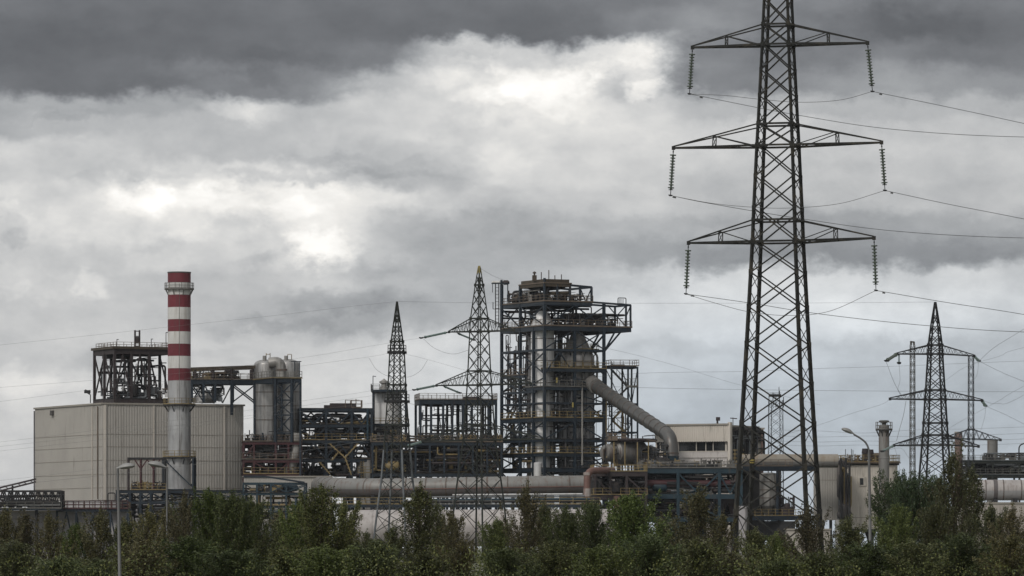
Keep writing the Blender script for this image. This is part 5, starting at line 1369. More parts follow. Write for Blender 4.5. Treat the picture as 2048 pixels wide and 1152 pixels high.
# small stack with a gallery
cS = P(1768, HY, 848); STK = thing('vent_stack', 'grey vent stack with a cap and a railed gallery beside the filter house', 'chimney', (cS.x, 848, 0))
rr = 10.6*.0848
MB().lathe((cS.x,848,0), (cS.x,848,ZY(850,848)), [(0,rr*1.15),(.45,rr*1.1),(.455,rr*1.2),(.47,rr*1.2),(.475,rr),(.75,rr),(.752,rr*1.04),(.758,rr*1.04),(.76,rr),(1,rr)], 24).build('shaft', 'duct_grey', STK, True)
ring_platform(STK, cS.x, 848, ZY(859,848), rr, 1.45, 'steel_dark', 'rail_grey', 1.25, .16, 10)
MB().lathe((cS.x,848,ZY(857,848)), (cS.x,848,ZY(840.5,848)), [(0,.35),(.55,.3),(.7,.5),(.8,.85),(.92,.88),(1,.7)], 16).build('rain_cap', 'duct_sooty', STK, True)

# ------------------------------------------------------------------ right: blue support deck under the shed
f14 = Fr(1282, 1285, 1482, 826, 2.5); f14.LB = 9
BD = thing('support_deck', 'long blue steel deck on columns in front of the pale shed', 'pipe rack', f14.o)
steel_frame(BD, f14, (0,.36,.78,1), (0,1), [(937,'dbr'),(988,'b'),(1034,'db')], None, 'steel_teal', 'steel_dark', 'rail_grey', .5, .8, braces='\\/v', seed=29, dens=.5, brw=.25)
pipes(BD, f14, 0, f14.LA*.95, .3, 8, f14.z(985), f14.z(945), 40, ['machine_dark','steel_brown','steel_dark','steel_teal'], (.1,.32), 131, drums=6, valves=6)
pipes(BD, f14, 0, f14.LA, .3, 8, f14.z(1034), f14.z(992), 34, ['machine_dark','steel_brown','steel_dark'], (.12,.4), 132, drums=7, valves=8)
pipes(BD, f14, 0, f14.LA, .2, 7, f14.z(936), f14.z(924), 10, ['steel_dark','rail_grey','rail_yellow','galvanised'], (.06,.16), 133, valves=26)
pipes(BD, f14, f14.LA*.3, f14.LA*.95, .3, 8, f14.z(1080), f14.z(1036), 12, ['machine_dark','steel_dark','steel_teal'], (.12,.3), 134, drums=2)
MB().tube([f14.p(-2,.8,f14.z(967)), f14.p(f14.LA*.9,.8,f14.z(967))], .62, 14).build('header_pipe', 'steel_red', BD, True)
MB().tube([f14.p(1,1.5,f14.z(982)), f14.p(f14.LA*.72,1.5,f14.z(982))], .45, 14).build('header_pipe', 'white_shell', BD, True)
for s in (f14.LA*.82, f14.LA*.93):
    c = f14.p(s, 2.5, f14.z(990)); MB().lathe(c+Vector((0,0,-3.6)), c, [(0,.25),(.1,.4),(1,1.9)], 4).build('hopper', 'steel_brown', BD)
EX = thing('walkway', 'blue two level walkway running right from the deck through the near pylon\'s legs', 'walkway', P(1550, HY, 832)); EX.location.z = 0; LOC[EX] = Vector(EX.location)
for (y, x0, x1, rl) in ((937, 1484, 1632, None), (1036, 1496, 1618, 'rail_yellow')):
    a, b = P(x0,y,828), P(x1,y,836); m = MB(); m.bar(a, b, 1.2, .7); m.bar(a+Vector((0,5,0)), b+Vector((0,5,0)), .4, .7)
    for k in range(5): m.bar(a.lerp(b,k/4), a.lerp(b,k/4)+Vector((0,5,0)), .3, .4)
    dk = m.build('deck', 'steel_blue', EX)
    m = MB(); railing(m, [a+Vector((0,-.5,.35)), a.lerp(b, .68 if rl is None else 1)+Vector((0,-.5,.35))], 1.1); m.build('railing', rl or 'rail_rust', dk, root=EX)
for x, y0 in ((1515,1036),(1555,937),(1612,1036)): MB().bar(P(x,HY+22,834), P(x,y0,834), .36).build('column', 'steel_blue', EX)
fx = Fr(1550, 1551, 1612, 834, 2); fx.LB = 4
pipes(EX, fx, 0, fx.LA*.6, 0, 3, fx.z(1034), fx.z(990), 12, ['machine_dark','steel_dark','steel_brown'], (.1,.3), 138, drums=3, valves=8)
pipes(EX, fx, -4, fx.LA*.3, 0, 3, fx.z(1090), fx.z(1040), 14, ['machine_dark','steel_dark','steel_teal'], (.12,.3), 139, drums=3)
m = MB(); m.box(P(1538,1058,834), 8.5, 4, 2.6); m.build('enclosure', 'steel_dark', EX)
for (x, D, r0, y0, lab, mm) in ((1537, 838, 18, 945, 'grey silo cylinder under the blue deck, seen through the near pylon', 'silver_dull'),):
    S = thing('storage_tank', lab, 'tank', ((x-CX)*D/F, D, 0)); vessel(S, x, D, y0, 1012, r0, mm, 'shell', .15, seams=3)
    c = P(x,HY,D); MB().lathe((c.x,D,ZY(1036,D)), (c.x,D,ZY(1012,D)), [(0,.35),(1,r0*D/F*.98)], 20).build('hopper_cone', mm, S, True)
    for k in range(4):
        an = .6+k*math.pi/2; MB().bar((c.x+1.4*math.cos(an),D+1.4*math.sin(an),0), (c.x+1.4*math.cos(an),D+1.4*math.sin(an),ZY(1010,D)), .25).build('leg', 'steel_dark', S)
f15 = Fr(1188, 1190, 1292, 818, 3); f15.LB = 8
BN = thing('support_deck', 'dark brown steel platform on columns below the horizontal drum vessel', 'pipe rack', f15.o)
steel_frame(BN, f15, (0,.3,.62,1), (0,1), [(944,'dbr'),(991,'dbr')], None, 'steel_brown', 'steel_dark', 'rail_yellow', .42, .7, braces='\\/vk', seed=37, dens=.7, brw=.24)
pipes(BN, f15, 0, f15.LA, .3, 7, f15.z(990), f15.z(950), 26, ['machine_dark','steel_brown','steel_dark'], (.1,.35), 141, drums=4, valves=6)
pipes(BN, f15, 0, f15.LA, .3, 7, f15.z(1060), f15.z(993), 20, ['machine_dark','steel_brown','pipe_rust'], (.12,.35), 142, drums=2, valves=4)
MB().tube([f15.p(f15.LA*.42,-.6,0), f15.p(f15.LA*.42,-.6,f15.z(992))], .5, 12).build('downpipe', 'pipe_rust', BN, True)
# second level of machinery behind deck, right bottom
PK = thing('blockhouse', 'low pinkish concrete block seen through the legs of the near pylon', 'building', P(1600, HY, 815)); PK.location.z = 0; LOC[PK] = Vector(PK.location)
m = MB(); a, b = P(1573,HY,815), P(1660,HY,815); m.box(Vector(((a.x+b.x)/2,817,ZY(1060,815)/2)), b.x-a.x, 5, ZY(1060,815)); m.build('wall', 'concrete', PK)
m = MB(); m.box(Vector(((a.x+b.x)/2,817,ZY(1060,815)+.1)), b.x-a.x+.4, 5.4, .25); m.build('roof', 'coping', PK)
LG = thing('concrete_column', 'pale square column under the blue deck beside the near pylon\'s left leg', 'column', P(1487, HY+22, 820)); LOC[LG] = Vector(LG.location)
m = MB(); m.bar(P(1487,HY+22,820), P(1487,1015,820), 1.2, 1.2); m.build('shaft', 'concrete_lilac', LG); m = MB(); m.bar(P(1487,1016,820), P(1487,1012,820), 1.5, 1.5); m.build('cap', 'concrete_lilac', LG)

# ------------------------------------------------------------------ big pipes along the front
BP = thing('insulated_pipe', 'huge grey jacketed pipe lying along the plant, left of the red banded elbow', 'pipe', P(940, HY, 838)); BP.location.z = 0; LOC[BP] = Vector(BP.location)
pth = catmull([P(640,972,858), P(680,975,846), P(740,976,840), P(850,975,838), P(960,973,837), P(1080,971,837), P(1180,970,838), P(1300,968,840)], 6)
dd_ = duct(pth, 1.62, 28, 3.4, 1.035); dd_.build('pipe_run', 'duct_grey', BP, True, seam=dd_.seam)
m = MB()
for x in range(690, 1250, 56): m.box(P(x,998,838), .6, 2.2, 1.2); m.bar(P(x,HY+20,838), P(x,1000,838), .4)
m.build('pipe_support', 'steel_dark', BP)
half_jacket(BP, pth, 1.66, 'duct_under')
m = MB()
for q0, q1 in zip(pth[:-1], pth[1:]): m.bar(q0+Vector((0,-1.65,-.25)), q1+Vector((0,-1.65,-.25)), .12, .16)
m.build('side_strip', 'pipe_rust', BP)
EL = thing('pipe_elbow', 'rust red pipe elbow with white bands rising at the end of the huge pipe', 'pipe', P(1174, HY, 812)); EL.location.z = 0; LOC[EL] = Vector(EL.location)
pe = smooth_path([P(1174,1060,812), P(1174,941,812), P(1205,941,814), P(1225,941,824)], 1.5, 8)
MB().tube(pe, .55, 16).build('pipe_run', 'pipe_rust', EL, True)
for y, h in ((947.5,3), (985,8)): MB().lathe(P(1174,y+h,812), P(1174,y-h,812), [(0,.575),(1,.575)], 16, caps=False).build('white_band', 'pipe_chipped', EL, True, label='chipped white band')
WK = thing('walkway', 'long low walkway with yellow rails below the huge grey pipe', 'walkway', P(900, HY, 806)); WK.location.z = 0; LOC[WK] = Vector(WK.location)
m = MB(); a, b = P(660,1012,806), P(1200,1012,806); m.box((a+b)/2, b.x-a.x, 1.8, .5); m.build('deck', 'steel_blue', WK)
m = MB(); railing(m, [a+Vector((0,-.8,.25)), a.lerp(b,.35)+Vector((0,-.8,.25))], 1.1, .08, 2.0); m.build('railing', 'rail_yellow', WK); m = MB(); railing(m, [a.lerp(b,.75)+Vector((0,-.8,.25)), b+Vector((0,-.8,.25))], 1.1, .08, 2.0); m.build('railing', 'rail_yellow', WK)
m = MB(); railing(m, [a.lerp(b,.36)+Vector((0,-.8,.25)), a.lerp(b,.74)+Vector((0,-.8,.25))], 1.1, .08, 2.2); m.build('railing', 'rail_grey', WK)
m = MB()
for k in range(12): q = a.lerp(b,(k+.5)/12); m.bar(Vector((q.x,806,0)), Vector((q.x,806,q.z)), .3)
m.build('post', 'steel_dark', WK)
for y, mm, rr, x0, x1 in ((990,'white_shell',.14,905,1165),(994,'galvanised',.12,850,1170),(1000,'steel_teal',.2,860,1180),(1004,'machine_dark',.25,760,1190)):
    MB().tube([P(x0,y,810), P(x1,y-2,810)], rr, 8).build('service_pipe', mm, WK, True)
PT = thing('storage_vessel', 'long pale pinkish horizontal tank half hidden behind the centre trees', 'tank', P(950, HY, 740)); PT.location.z = 0; LOC[PT] = Vector(PT.location)
pth = [P(688,1058,742), P(900,1055,740), P(1100,1055,740), P(1245,1056,740)]
mb = MB().lathe(P(686,1057,742), P(1248,1055,740), [(0,.4),(.008,1.9),(.02,2.55),(.035,2.75)]+[(x,r) for k in range(1,9) for (x,r) in ((k*.108-.0012,2.75),(k*.108-.001,2.82),(k*.108+.001,2.82),(k*.108+.0012,2.75))]+[(.965,2.75),(.98,2.55),(.992,1.9),(1,.4)], 36)
mb.build('shell', 'duct_pale', PT, True)
m = MB()
for x in (730, 860, 990, 1120, 1220): m.box(P(x,1110,740), .8, 4, 3)
m.build('saddle', 'concrete', PT)
# ------------------------------------------------------------------ left foreground structures
f16 = Fr(232, 234, 492, 858, 2); f16.LB = 7
LD = thing('support_deck', 'blue braced deck on columns at the foot of the striped chimney', 'pipe rack', f16.o)
steel_frame(LD, f16, (0,.10,.18,.26,.38,.55,.75,1), (0,1), [(981,'db'),(1003,'b')], None, 'steel_blue', 'steel_dark', 'rail_yellow', .36, .4, braces='xx/\\', seed=43, dens=.75, brw=.2)
pipes(LD, f16, 0, f16.LA, .3, 6, f16.z(1050), f16.z(986), 22, ['machine_dark','steel_dark','steel_brown','galvanised'], (.08,.25), 151, drums=3, valves=4)
f17 = Fr(255, 257, 332, 862, 4); f17.LB = 4
PF = thing('portal_frame', 'small brown portal frame with forked posts beside the chimney foot', 'steel frame', f17.p(0,0,f17.z(981)))
m = MB(); m.bar(f17.p(-.2,0,f17.z(917)), f17.p(f17.LA,0,f17.z(917)), .3, .35); m.bar(f17.p(-.2,4,f17.z(917)), f17.p(f17.LA,4,f17.z(917)), .3, .35); m.build('beam', 'steel_dark', PF)
for s, mm in ((0,'steel_brown'),(f17.LA*.33,'steel_red'),(f17.LA*.67,'steel_red'),(f17.LA*.97,'steel_dark')):
    m = MB(); m.bar(f17.p(s,0,f17.z(981)), f17.p(s,0,f17.z(918)), .3)
    if mm == 'steel_red':
        m.bar(f17.p(s,0,f17.z(938)), f17.p(s-1.1,0,f17.z(919)), .22); m.bar(f17.p(s,0,f17.z(938)), f17.p(s+1.1,0,f17.z(919)), .22)
    m.build('post', mm, PF)
m = MB(); railing(m, [f17.p(.5,-.3,f17.z(980)), f17.p(f17.LA,-.3,f17.z(980))], 1.1); m.build('railing', 'rail_yellow', PF)
pipes(PF, f17, .5, f17.LA, .5, 3, f17.z(980), f17.z(962), 5, ['rail_yellow','cladding_pale','steel_dark'], (.06,.16), 152, valves=8)
f18 = Fr(112, 114, 256, 850, 2); f18.LB = 5
LW = thing('walkway', 'rusty railed walkway on blue braced legs before the left end of the beige building', 'walkway', f18.o)
steel_frame(LW, f18, (0,.27,.5,.75,1), (0,1), [(1018,'dbr')], None, 'steel_blue', 'steel_dark', 'rail_rust', .36, .45, braces='xkv', seed=47, dens=.9, brw=.18)
m = MB(); railing(m, [f18.p(0,-.4,f18.z(1018)), f18.p(f18.LA,-.4,f18.z(1018))], 1.4, .1, .9); m.build('railing', 'steel_red', LW)
m = MB(); c = P(216,986,848); m.tube(smooth_path([P(216,1018,848), P(216,986,848), P(230,986,848), P(230,1000,848)], .3), .1, 6); m.build('gooseneck_pipe', 'steel_dark', LW)
f19 = Fr(-60, -58, 123, 845, 2); f19.LB = 6
TR = thing('conveyor_truss', 'dark lattice conveyor truss at the left edge in front of the beige building', 'conveyor', f19.o)
m = MB(); n = 13; u = Vector((0,0,1))
for t in (0, 6):
    m.bar(f19.p(0,t,f19.z(982)), f19.p(f19.LA,t,f19.z(982)), .28); m.bar(f19.p(0,t,f19.z(1006)), f19.p(f19.LA,t,f19.z(1006)), .28)
    for k in range(n):
        s0, s1 = f19.LA*k/n, f19.LA*(k+1)/n; m.bar(f19.p(s0,t,f19.z(1006)), f19.p((s0+s1)/2,t,f19.z(982)), .17); m.bar(f19.p((s0+s1)/2,t,f19.z(982)), f19.p(s1,t,f19.z(1006)), .17)
    m.bar(f19.p(f19.LA,t,f19.z(1020)), f19.p(f19.LA,t,f19.z(981)), .32)
m.build('truss', 'steel_dark', TR)
m = MB(); m.box(f19.p(f19.LA/2,3,f19.z(1018)), f19.LA, 6.4, .4, f19.a, f19.b); m.build('deck', 'steel_blue', TR)
m = MB(); railing(m, [f19.p(0,-.3,f19.z(1017)), f19.p(f19.LA,-.3,f19.z(1017))], 1.1); m.build('railing', 'rail_grey', TR)
m = MB()
for s in (1, 6, 11): m.bar(f19.p(s,1,0), f19.p(s,1,f19.z(1020)), .4)
m.build('leg', 'steel_dark', TR)
pipes(TR, f19, 0, f19.LA, .5, 5.5, f19.z(1016), f19.z(990), 26, ['machine_dark','steel_brown','steel_dark','white_shell'], (.08,.26), 161, drums=4, valves=12)
CG = thing('conveyor_gallery', 'thin sloping conveyor rising behind the truss at the left edge to the beige building', 'conveyor', P(-20, 978, 872))
m = MB()
for dy in (0, 7): m.bar(P(-40,985+dy,872), P(72,958+dy*.8,872), .3)
for k in range(9): m.bar(P(-40,985,872).lerp(P(72,958,872),k/9), P(-40,992,872).lerp(P(72,964,872),(k+.6)/9), .13)
m.build('truss', 'steel_brown', CG)
m = MB()
for x, y in ((-20,980),(25,972)): m.bar(P(x,y,872), P(x,HY+20,872), .25)
m.build('leg', 'steel_dark', CG)
LWL = thing('low_building', 'low pale concrete building behind the trees at the left edge', 'building', P(60, HY, 852)); LWL.location.z = 0; LOC[LWL] = Vector(LWL.location)
a, b = P(-120,HY,852), P(256,HY,852)
m = MB(); m.box(Vector(((a.x+b.x)/2,857,ZY(1024,852)/2)), b.x-a.x, 9, ZY(1024,852)); m.build('wall', 'concrete_lilac', LWL)
m = MB(); m.box(Vector(((a.x+b.x)/2,857,ZY(1024,852)+.1)), b.x-a.x+.5, 9.5, .3); m.box(Vector(((a.x+b.x)/2,852.4,ZY(1038,852))), b.x-a.x, .2, .12); m.build('roof', 'coping', LWL)
# low ribbed shed and teal rack right of the beige building
f20 = Fr(486, 488, 662, 872, 2); f20.LB = 12
LS = clad_block('low_shed', 'low ribbed shed under the dark red rack, left of the huge grey pipe', 'building', f20, 953, None, 'cladding', .42, .035, plinth=None, cop=.25)
f21 = Fr(486, 487, 609, 855, -1); f21.LB = 6
TL = thing('pipe_rack', 'dark teal low pipe rack between the beige building and the low ribbed shed', 'pipe rack', f21.o)
steel_frame(TL, f21, (0,.22,.45,.7,1), (0,1), [(965,'b'),(986,'db'),(1012,'db')], None, 'steel_teal', 'steel_dark', 'rail_grey', .3, .35, braces='\\/x', seed=53, dens=.5, brw=.16)
pipes(TL, f21, 0, f21.LA*.85, .3, 5, f21.z(985), f21.z(967), 12, ['steel_teal','rail_yellow','machine_dark'], (.08,.2), 171, drums=3, valves=8)
pipes(TL, f21, 0, f21.LA, .3, 5, f21.z(1040), f21.z(988), 20, ['machine_dark','steel_teal','rail_yellow'], (.1,.25), 172, drums=3, valves=6)
m = MB(); m.bar(f21.p(0,-.2,f21.z(953)), f21.p(f21.LA*.35,-.2,f21.z(953)), .3, .35); m.bar(f21.p(f21.LA*.35,-.2,f21.z(953)), f21.p(f21.LA,-.2,f21.z(965)), .3, .3); m.build('sloping_beam', 'steel_blue', TL)

# ------------------------------------------------------------------ far plant at the right edge
f22 = Fr(1930, 1932, 2110, 1010, 1); f22.LB = 9
RP = thing('process_deck', 'green two level process deck with grey rails at the right edge', 'pipe rack', f22.o)
steel_frame(RP, f22, (0,.3,.6,1), (0,1), [(922,'dbr'),(950,'dbr')], None, 'pylon_green', 'steel_teal', 'rail_grey', .35, .5, braces='\\/', seed=59, dens=.4, brw=.16)
pipes(RP, f22, 0, f22.LA, .3, 8, f22.z(949), f22.z(926), 30, ['machine_dark','steel_dark','galvanised','pylon_green'], (.1,.35), 181, drums=7, valves=12)
pipes(RP, f22, 4, f22.LA, .3, 8, f22.z(921), f22.z(905), 10, ['machine_dark','galvanised','rail_grey'], (.07,.2), 182, valves=14)
MB().tube(smooth_path([P(2038,920,1008), P(2038,890,1008), P(2060,884,1008)], .8), .14, 7).build('gooseneck_pipe', 'steel_dark', RP)
for (x, y, r0, lab, mm) in ((1985,881,10.5,'short grey stack rising from the green deck at the right edge','duct_grey'),(1917,866,7.5,'narrow brownish stack between the black pylon and the bluish mast','brick_brown')):
    c = P(x,HY,1014); S = thing('vent_stack', lab, 'chimney', (c.x,1014,0)); rr = r0*.1014
    MB().lathe((c.x,1014,0), (c.x,1014,ZY(y,1014)), [(0,rr),(.78,rr),(.782,rr*1.05),(.79,rr*1.05),(.792,rr),(1,rr)], 22).build('shaft', mm, S, True)
    MB().lathe((c.x,1014,ZY(y,1014)-.05), (c.x,1014,ZY(y,1014)+.25), [(0,rr*1.06),(1,rr*1.06)], 22).build('rim', 'coping', S, True)
RW = thing('insulated_pipe', 'thick white jacketed pipe with a dark joint at the right edge', 'pipe', P(2000, HY, 960)); RW.location.z = 0; LOC[RW] = Vector(RW.location)
dd_ = duct([P(1935,980,960), P(2150,980,960)], 1.95, 28, 3.4, 1.03); dd_.build('pipe_run', 'duct_pale', RW, True, seam=dd_.seam)
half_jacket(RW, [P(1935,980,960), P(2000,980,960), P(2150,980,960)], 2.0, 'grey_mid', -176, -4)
MB().lathe(P(1986,980,960), P(1994,980,960), [(0,2.03),(1,2.03)], 28, caps=False).build('joint_collar', 'duct_under', RW, True)
m = MB()
for x in (1960, 1990, 2030, 2080): m.box(P(x,1003,960), .8, 3, 1.0)
m.build('pipe_support', 'steel_dark', RW)
RWL = thing('low_building', 'low pale walled building under the white pipe at the right edge', 'building', P(2020, HY, 950)); RWL.location.z = 0; LOC[RWL] = Vector(RWL.location)
a, b = P(1925,HY,948), P(2160,HY,948)
m = MB(); m.box(Vector(((a.x+b.x)/2,954,ZY(1007,948)/2)), b.x-a.x, 11, ZY(1007,948)); m.build('wall', 'concrete', RWL)
m = MB(); m.box(Vector(((a.x+b.x)/2,954,ZY(1007,948)+.1)), b.x-a.x+.4, 11.4, .3); m.build('roof', 'coping', RWL)

# ------------------------------------------------------------------ trees
def tree_meshes(seed, H, W, nshoot, nleaf, lsize, tipk, lmat, low=.12, spread=.11, wide=.38):
    """trunk with limbs, and a crown of separate leaf blades set along many shoots; base at the origin"""
    g = np.random.RandomState(seed); tr = MB(); segs = []
    lean = g.uniform(-.03, .03, 2)*H
    pts = [Vector((lean[0]*f*f, lean[1]*f*f, H*.93*f)) for f in (0,.15,.35,.55,.75,1)]
    tr.tube(pts, [.055*H/5+.02, .05*H/5+.015, .042*H/5+.01, .03*H/5, .016, .005], 7)
    env = lambda f: (W/2)*((min(1, (f+.05)/wide))**.7 if f < wide else ((1-f)/(1-wide))**tipk)
    for i in range(nshoot):
        f0 = low+(1-low)*(i+g.rand())/nshoot*.93; an = g.rand()*6.283
        p = Vector((lean[0]*f0*f0, lean[1]*f0*f0, H*.93*f0))
        rr = env(min(.99, f0+.08))*g.uniform(.45, 1.2)
        up = rr*g.uniform(.9, 2.2)+g.uniform(.1,.5)
        q = p+Vector((math.cos(an)*rr, math.sin(an)*rr, up))
        if q.z > H*.97: q.z = H*g.uniform(.80, 1.03)
        md = p.lerp(q, .55)+Vector((math.cos(an)*rr*.12, math.sin(an)*rr*.12, -up*.10))
        if rr > .25: tr.tube([p, md, q], [.014+.006*rr, .010, .004], 4, caps=False)
        segs.append((np.array(p), np.array(md), np.array(q), .3+rr))
    for i in range(12):
        f0 = g.uniform(.35, .88); an = g.rand()*6.283; rr = env(f0)*g.uniform(.2, .85)
        p = Vector((lean[0]*f0+math.cos(an)*rr*.5, lean[1]*f0+math.sin(an)*rr*.5, H*f0*.93))
        q = p+Vector((math.cos(an)*rr*.6, math.sin(an)*rr*.6, H*g.uniform(.10, .24)))
        if q.z > H*1.02: q.z = H*g.uniform(.9, 1.02)
        md = p.lerp(q, .5); tr.tube([p, md, q], [.012, .008, .003], 4, caps=False); segs.append((np.array(p), np.array(md), np.array(q), .28))
    segs.append((np.array((lean[0]*.6,lean[1]*.6,H*.72)), np.array((lean[0]*.8,lean[1]*.8,H*.86)), np.array((lean[0],lean[1],H)), .8))
    wt = np.array([s[3] for s in segs]); wt /= wt.sum()
    k = g.choice(len(segs), nleaf, p=wt); t = g.beta(1.5, 1.0, nleaf)[:, None]
    A = np.array([s[0] for s in segs])[k]; B = np.array([s[1] for s in segs])[k]; C = np.array([s[2] for s in segs])[k]
    c = A*(1-t)**2+2*B*t*(1-t)+C*t*t
    c = c+g.normal(0, 1, (nleaf, 3))*(spread*(1.25-.85*t))
    d = C-A; d /= np.linalg.norm(d, axis=1)[:, None]
    ax = d+g.normal(0, .75, (nleaf, 3)); ax /= np.linalg.norm(ax, axis=1)[:, None]
    nrm = g.normal(0, 1, (nleaf, 3)); sd = np.cross(ax, nrm); sd /= np.linalg.norm(sd, axis=1)[:, None]
    ln = (lsize*g.uniform(.6, 1.3, nleaf))[:, None]; wdt = ln*g.uniform(.28, .42, (nleaf, 1))
    V = np.stack([c-ax*ln*.5, c+sd*wdt, c+ax*ln*.5, c-sd*wdt], 1).reshape(-1, 3)
    V[:, 2] = np.maximum(V[:, 2], .05)
    me = bpy.data.meshes.new('crown'); me.vertices.add(len(V)); me.vertices.foreach_set('co', V.astype(np.float32).ravel())
    me.loops.add(nleaf*4); me.loops.foreach_set('vertex_index', np.arange(nleaf*4, dtype=np.int32))
    me.polygons.add(nleaf); me.polygons.foreach_set('loop_start', np.arange(0, nleaf*4, 4, dtype=np.int32))
    me.materials.append(MATS[lmat]); me.update(calc_edges=True); me.validate()
    tm = bpy.data.meshes.new('trunk'); tm.from_pydata([tuple(v) for v in tr.v], [], tr.f); tm.materials.append(MATS['bark']); tm.update()
    return tm, me
PROTO = {}
def proto(kind, i):
    key = (kind, i)
    if key in PROTO: return PROTO[key]
    s = 100+i*17+sum(ord(ch) for ch in kind)
    if kind == 'green':  r = tree_meshes(s, 4.8, 2.5, 80, 22000, .068, .58, 'leaf_green', wide=.42, spread=.11)
    if kind == 'olive':  r = tree_meshes(s, 4.8, 2.3, 72, 17500, .064, .64, 'leaf_olive', wide=.40, spread=.105)
    if kind == 'autumn': r = tree_meshes(s, 4.8, 2.0, 64, 11500, .060, .72, 'leaf_autumn', spread=.085, wide=.38)
    if kind == 'dark':   r = tree_meshes(s, 5.2, 3.2, 100, 25000, .072, .52, 'leaf_dark', wide=.5, spread=.12)
    if kind == 'spire':  r = tree_meshes(s, 5.5, 1.9, 60, 10500, .064, .62, 'leaf_olive', spread=.085, wide=.35)
    PROTO[key] = r
    return r
def plant_tree(kind, i, x, ytop, wpx, D, label, name='tree', rot=None):
    tm, cm = proto(kind, i)
    H0 = {'green':4.8,'olive':4.8,'autumn':4.8,'dark':5.2,'spire':5.5}[kind]; W0 = {'green':2.5,'olive':2.3,'autumn':1.9,'dark':3.0,'spire':1.7}[kind]
    H = ZY(ytop, D); base = P(x, HY, D); base.z = 0
    T = thing('tree', label, 'tree', base, 'young trees along the verge')
    kz = H/H0; kx = wpx*D/F/W0
    for nm, me in (('trunk', tm), ('crown', cm)):
        o = bpy.data.objects.new(nm, me); COL.objects.link(o); o.parent = T
    T.scale = (kx, kx, kz); T.rotation_euler = (0, 0, rng.uniform(0, 6.28) if rot is None else rot)
TREES = [
 ('autumn',0,  8,1012, 95,176,'brownish thin tree at the very left edge of the picture'),
 ('autumn',1, 55,1016,100,178,'brownish tree before the conveyor truss, second from the left edge'),
 ('autumn',2,103,1018, 92,174,'rusty brown tree before the end post of the conveyor truss'),
 ('green', 0,148,1046, 80,188,'small grey-green tree in the gap left of the first lamp, before the walkway'),
 ('autumn',0,200,1016,110,176,'brown leaved tree just left of the first lamp post'),
 ('olive', 0,247,1036,100,180,'olive tree right behind the first lamp post'),
 ('autumn',1,292,1008, 95,175,'thin brownish tree below the second lamp head'),
 ('autumn',2,330,1002, 90,186,'sparse wispy tree before the foot of the striped chimney'),
 ('autumn',0,368, 980, 85,178,'tall wispy brown tree just right of the chimney foot'),
 ('green', 1,418, 974,130,182,'tall bright green tree before the right end of the beige building'),
 ('green', 2,462, 982,120,176,'full green tree under the right corner of the beige building'),
 ('olive', 1,508, 994,120,180,'olive tree before the dark teal rack'),
 ('autumn',1,556,1012,100,184,'brownish tree before the right end of the dark teal rack'),
 ('green', 0,600,1004,110,178,'dark green tree left of the broad tree under the huge pipe\'s bend'),
 ('olive', 2,642, 966,150,174,'broad olive tree with a pointed top before the bend of the huge pipe'),
 ('olive', 0,684, 998,100,181,'olive tree right of the broad pointed one before the huge pipe'),
 ('spire', 0,735,1056, 58,177,'slim low tree in front of the left end of the pink tank'),
 ('spire', 1,783,1042, 80,180,'slim tree at the foot of the armless pylon'),
 ('spire', 2,836, 960,120,179,'tall brown-olive spire tree right of the armless pylon'),
 ('spire', 0,876, 998, 95,184,'slim tree touching the right side of the tall brown-olive spire'),
 ('autumn',2,908,1012, 85,176,'thin brownish tree left of the yellow-tipped pylon\'s foot'),
 ('green', 1,1000,1034, 95,182,'rounded green tree right of the yellow-tipped pylon\'s foot'),
 ('autumn',1,1050, 958, 92,178,'tall brown spire before the big reactor frame'),
 ('olive', 1,1092,1004,100,183,'olive tree right of the tall brown spire'),
 ('green', 2,1135,1010,100,177,'fresh green tree before the huge pipe, left of the red banded elbow'),
 ('green', 0,1188,1000,110,181,'green tree below the red banded elbow'),
 ('green', 1,1270, 980,150,175,'biggest green tree at the centre right, before the brown platform'),
 ('olive', 2,1325,1032,100,180,'olive tree right of the biggest green centre tree'),
 ('autumn',0,1396, 968,125,179,'tall yellowish brown tree before the blue deck'),
 ('autumn',2,1440,1020, 95,184,'brownish tree left of the near pylon\'s left legs'),
 ('olive', 0,1512,1054,100,178,'low olive tree between the legs of the near pylon, left one'),
 ('green', 2,1552,1064, 90,183,'low green tree between the legs of the near pylon, right one'),
 ('autumn',1,1622,1004,110,177,'brown-grey dense tree at the near pylon\'s right legs'),
 ('olive', 1,1692,1032,115,181,'olive tree left of the curved-arm lamp post'),
 ('dark',  0,1792, 944,115,210,'dark bushy tree right of the curved-arm lamp post'),
 ('dark',  1,1826, 946,120,206,'dark green tree below the slim yellowish mast'),
 ('dark',  0,1868, 952,110,212,'dark green tree before the foot of the black pylon'),
 ('green', 0,1792,1008,100,176,'lighter green tree in front of the dark bushy one'),
 ('spire', 1,1908, 884,115,196,'tallest tree, a loose poplar right of the black pylon'),
 ('spire', 2,1940, 925,100,200,'second poplar at the right side of the tallest one'),
 ('olive', 2,1875,1004,120,177,'olive tree in front of the black pylon\'s dark tree'),
 ('olive', 0,1978,1006,110,179,'olive tree before the low pale building near the right edge'),
 ('autumn',1,2026,1004,105,176,'brownish tree at the very right edge of the picture'),
]
for a in TREES: plant_tree(*a)
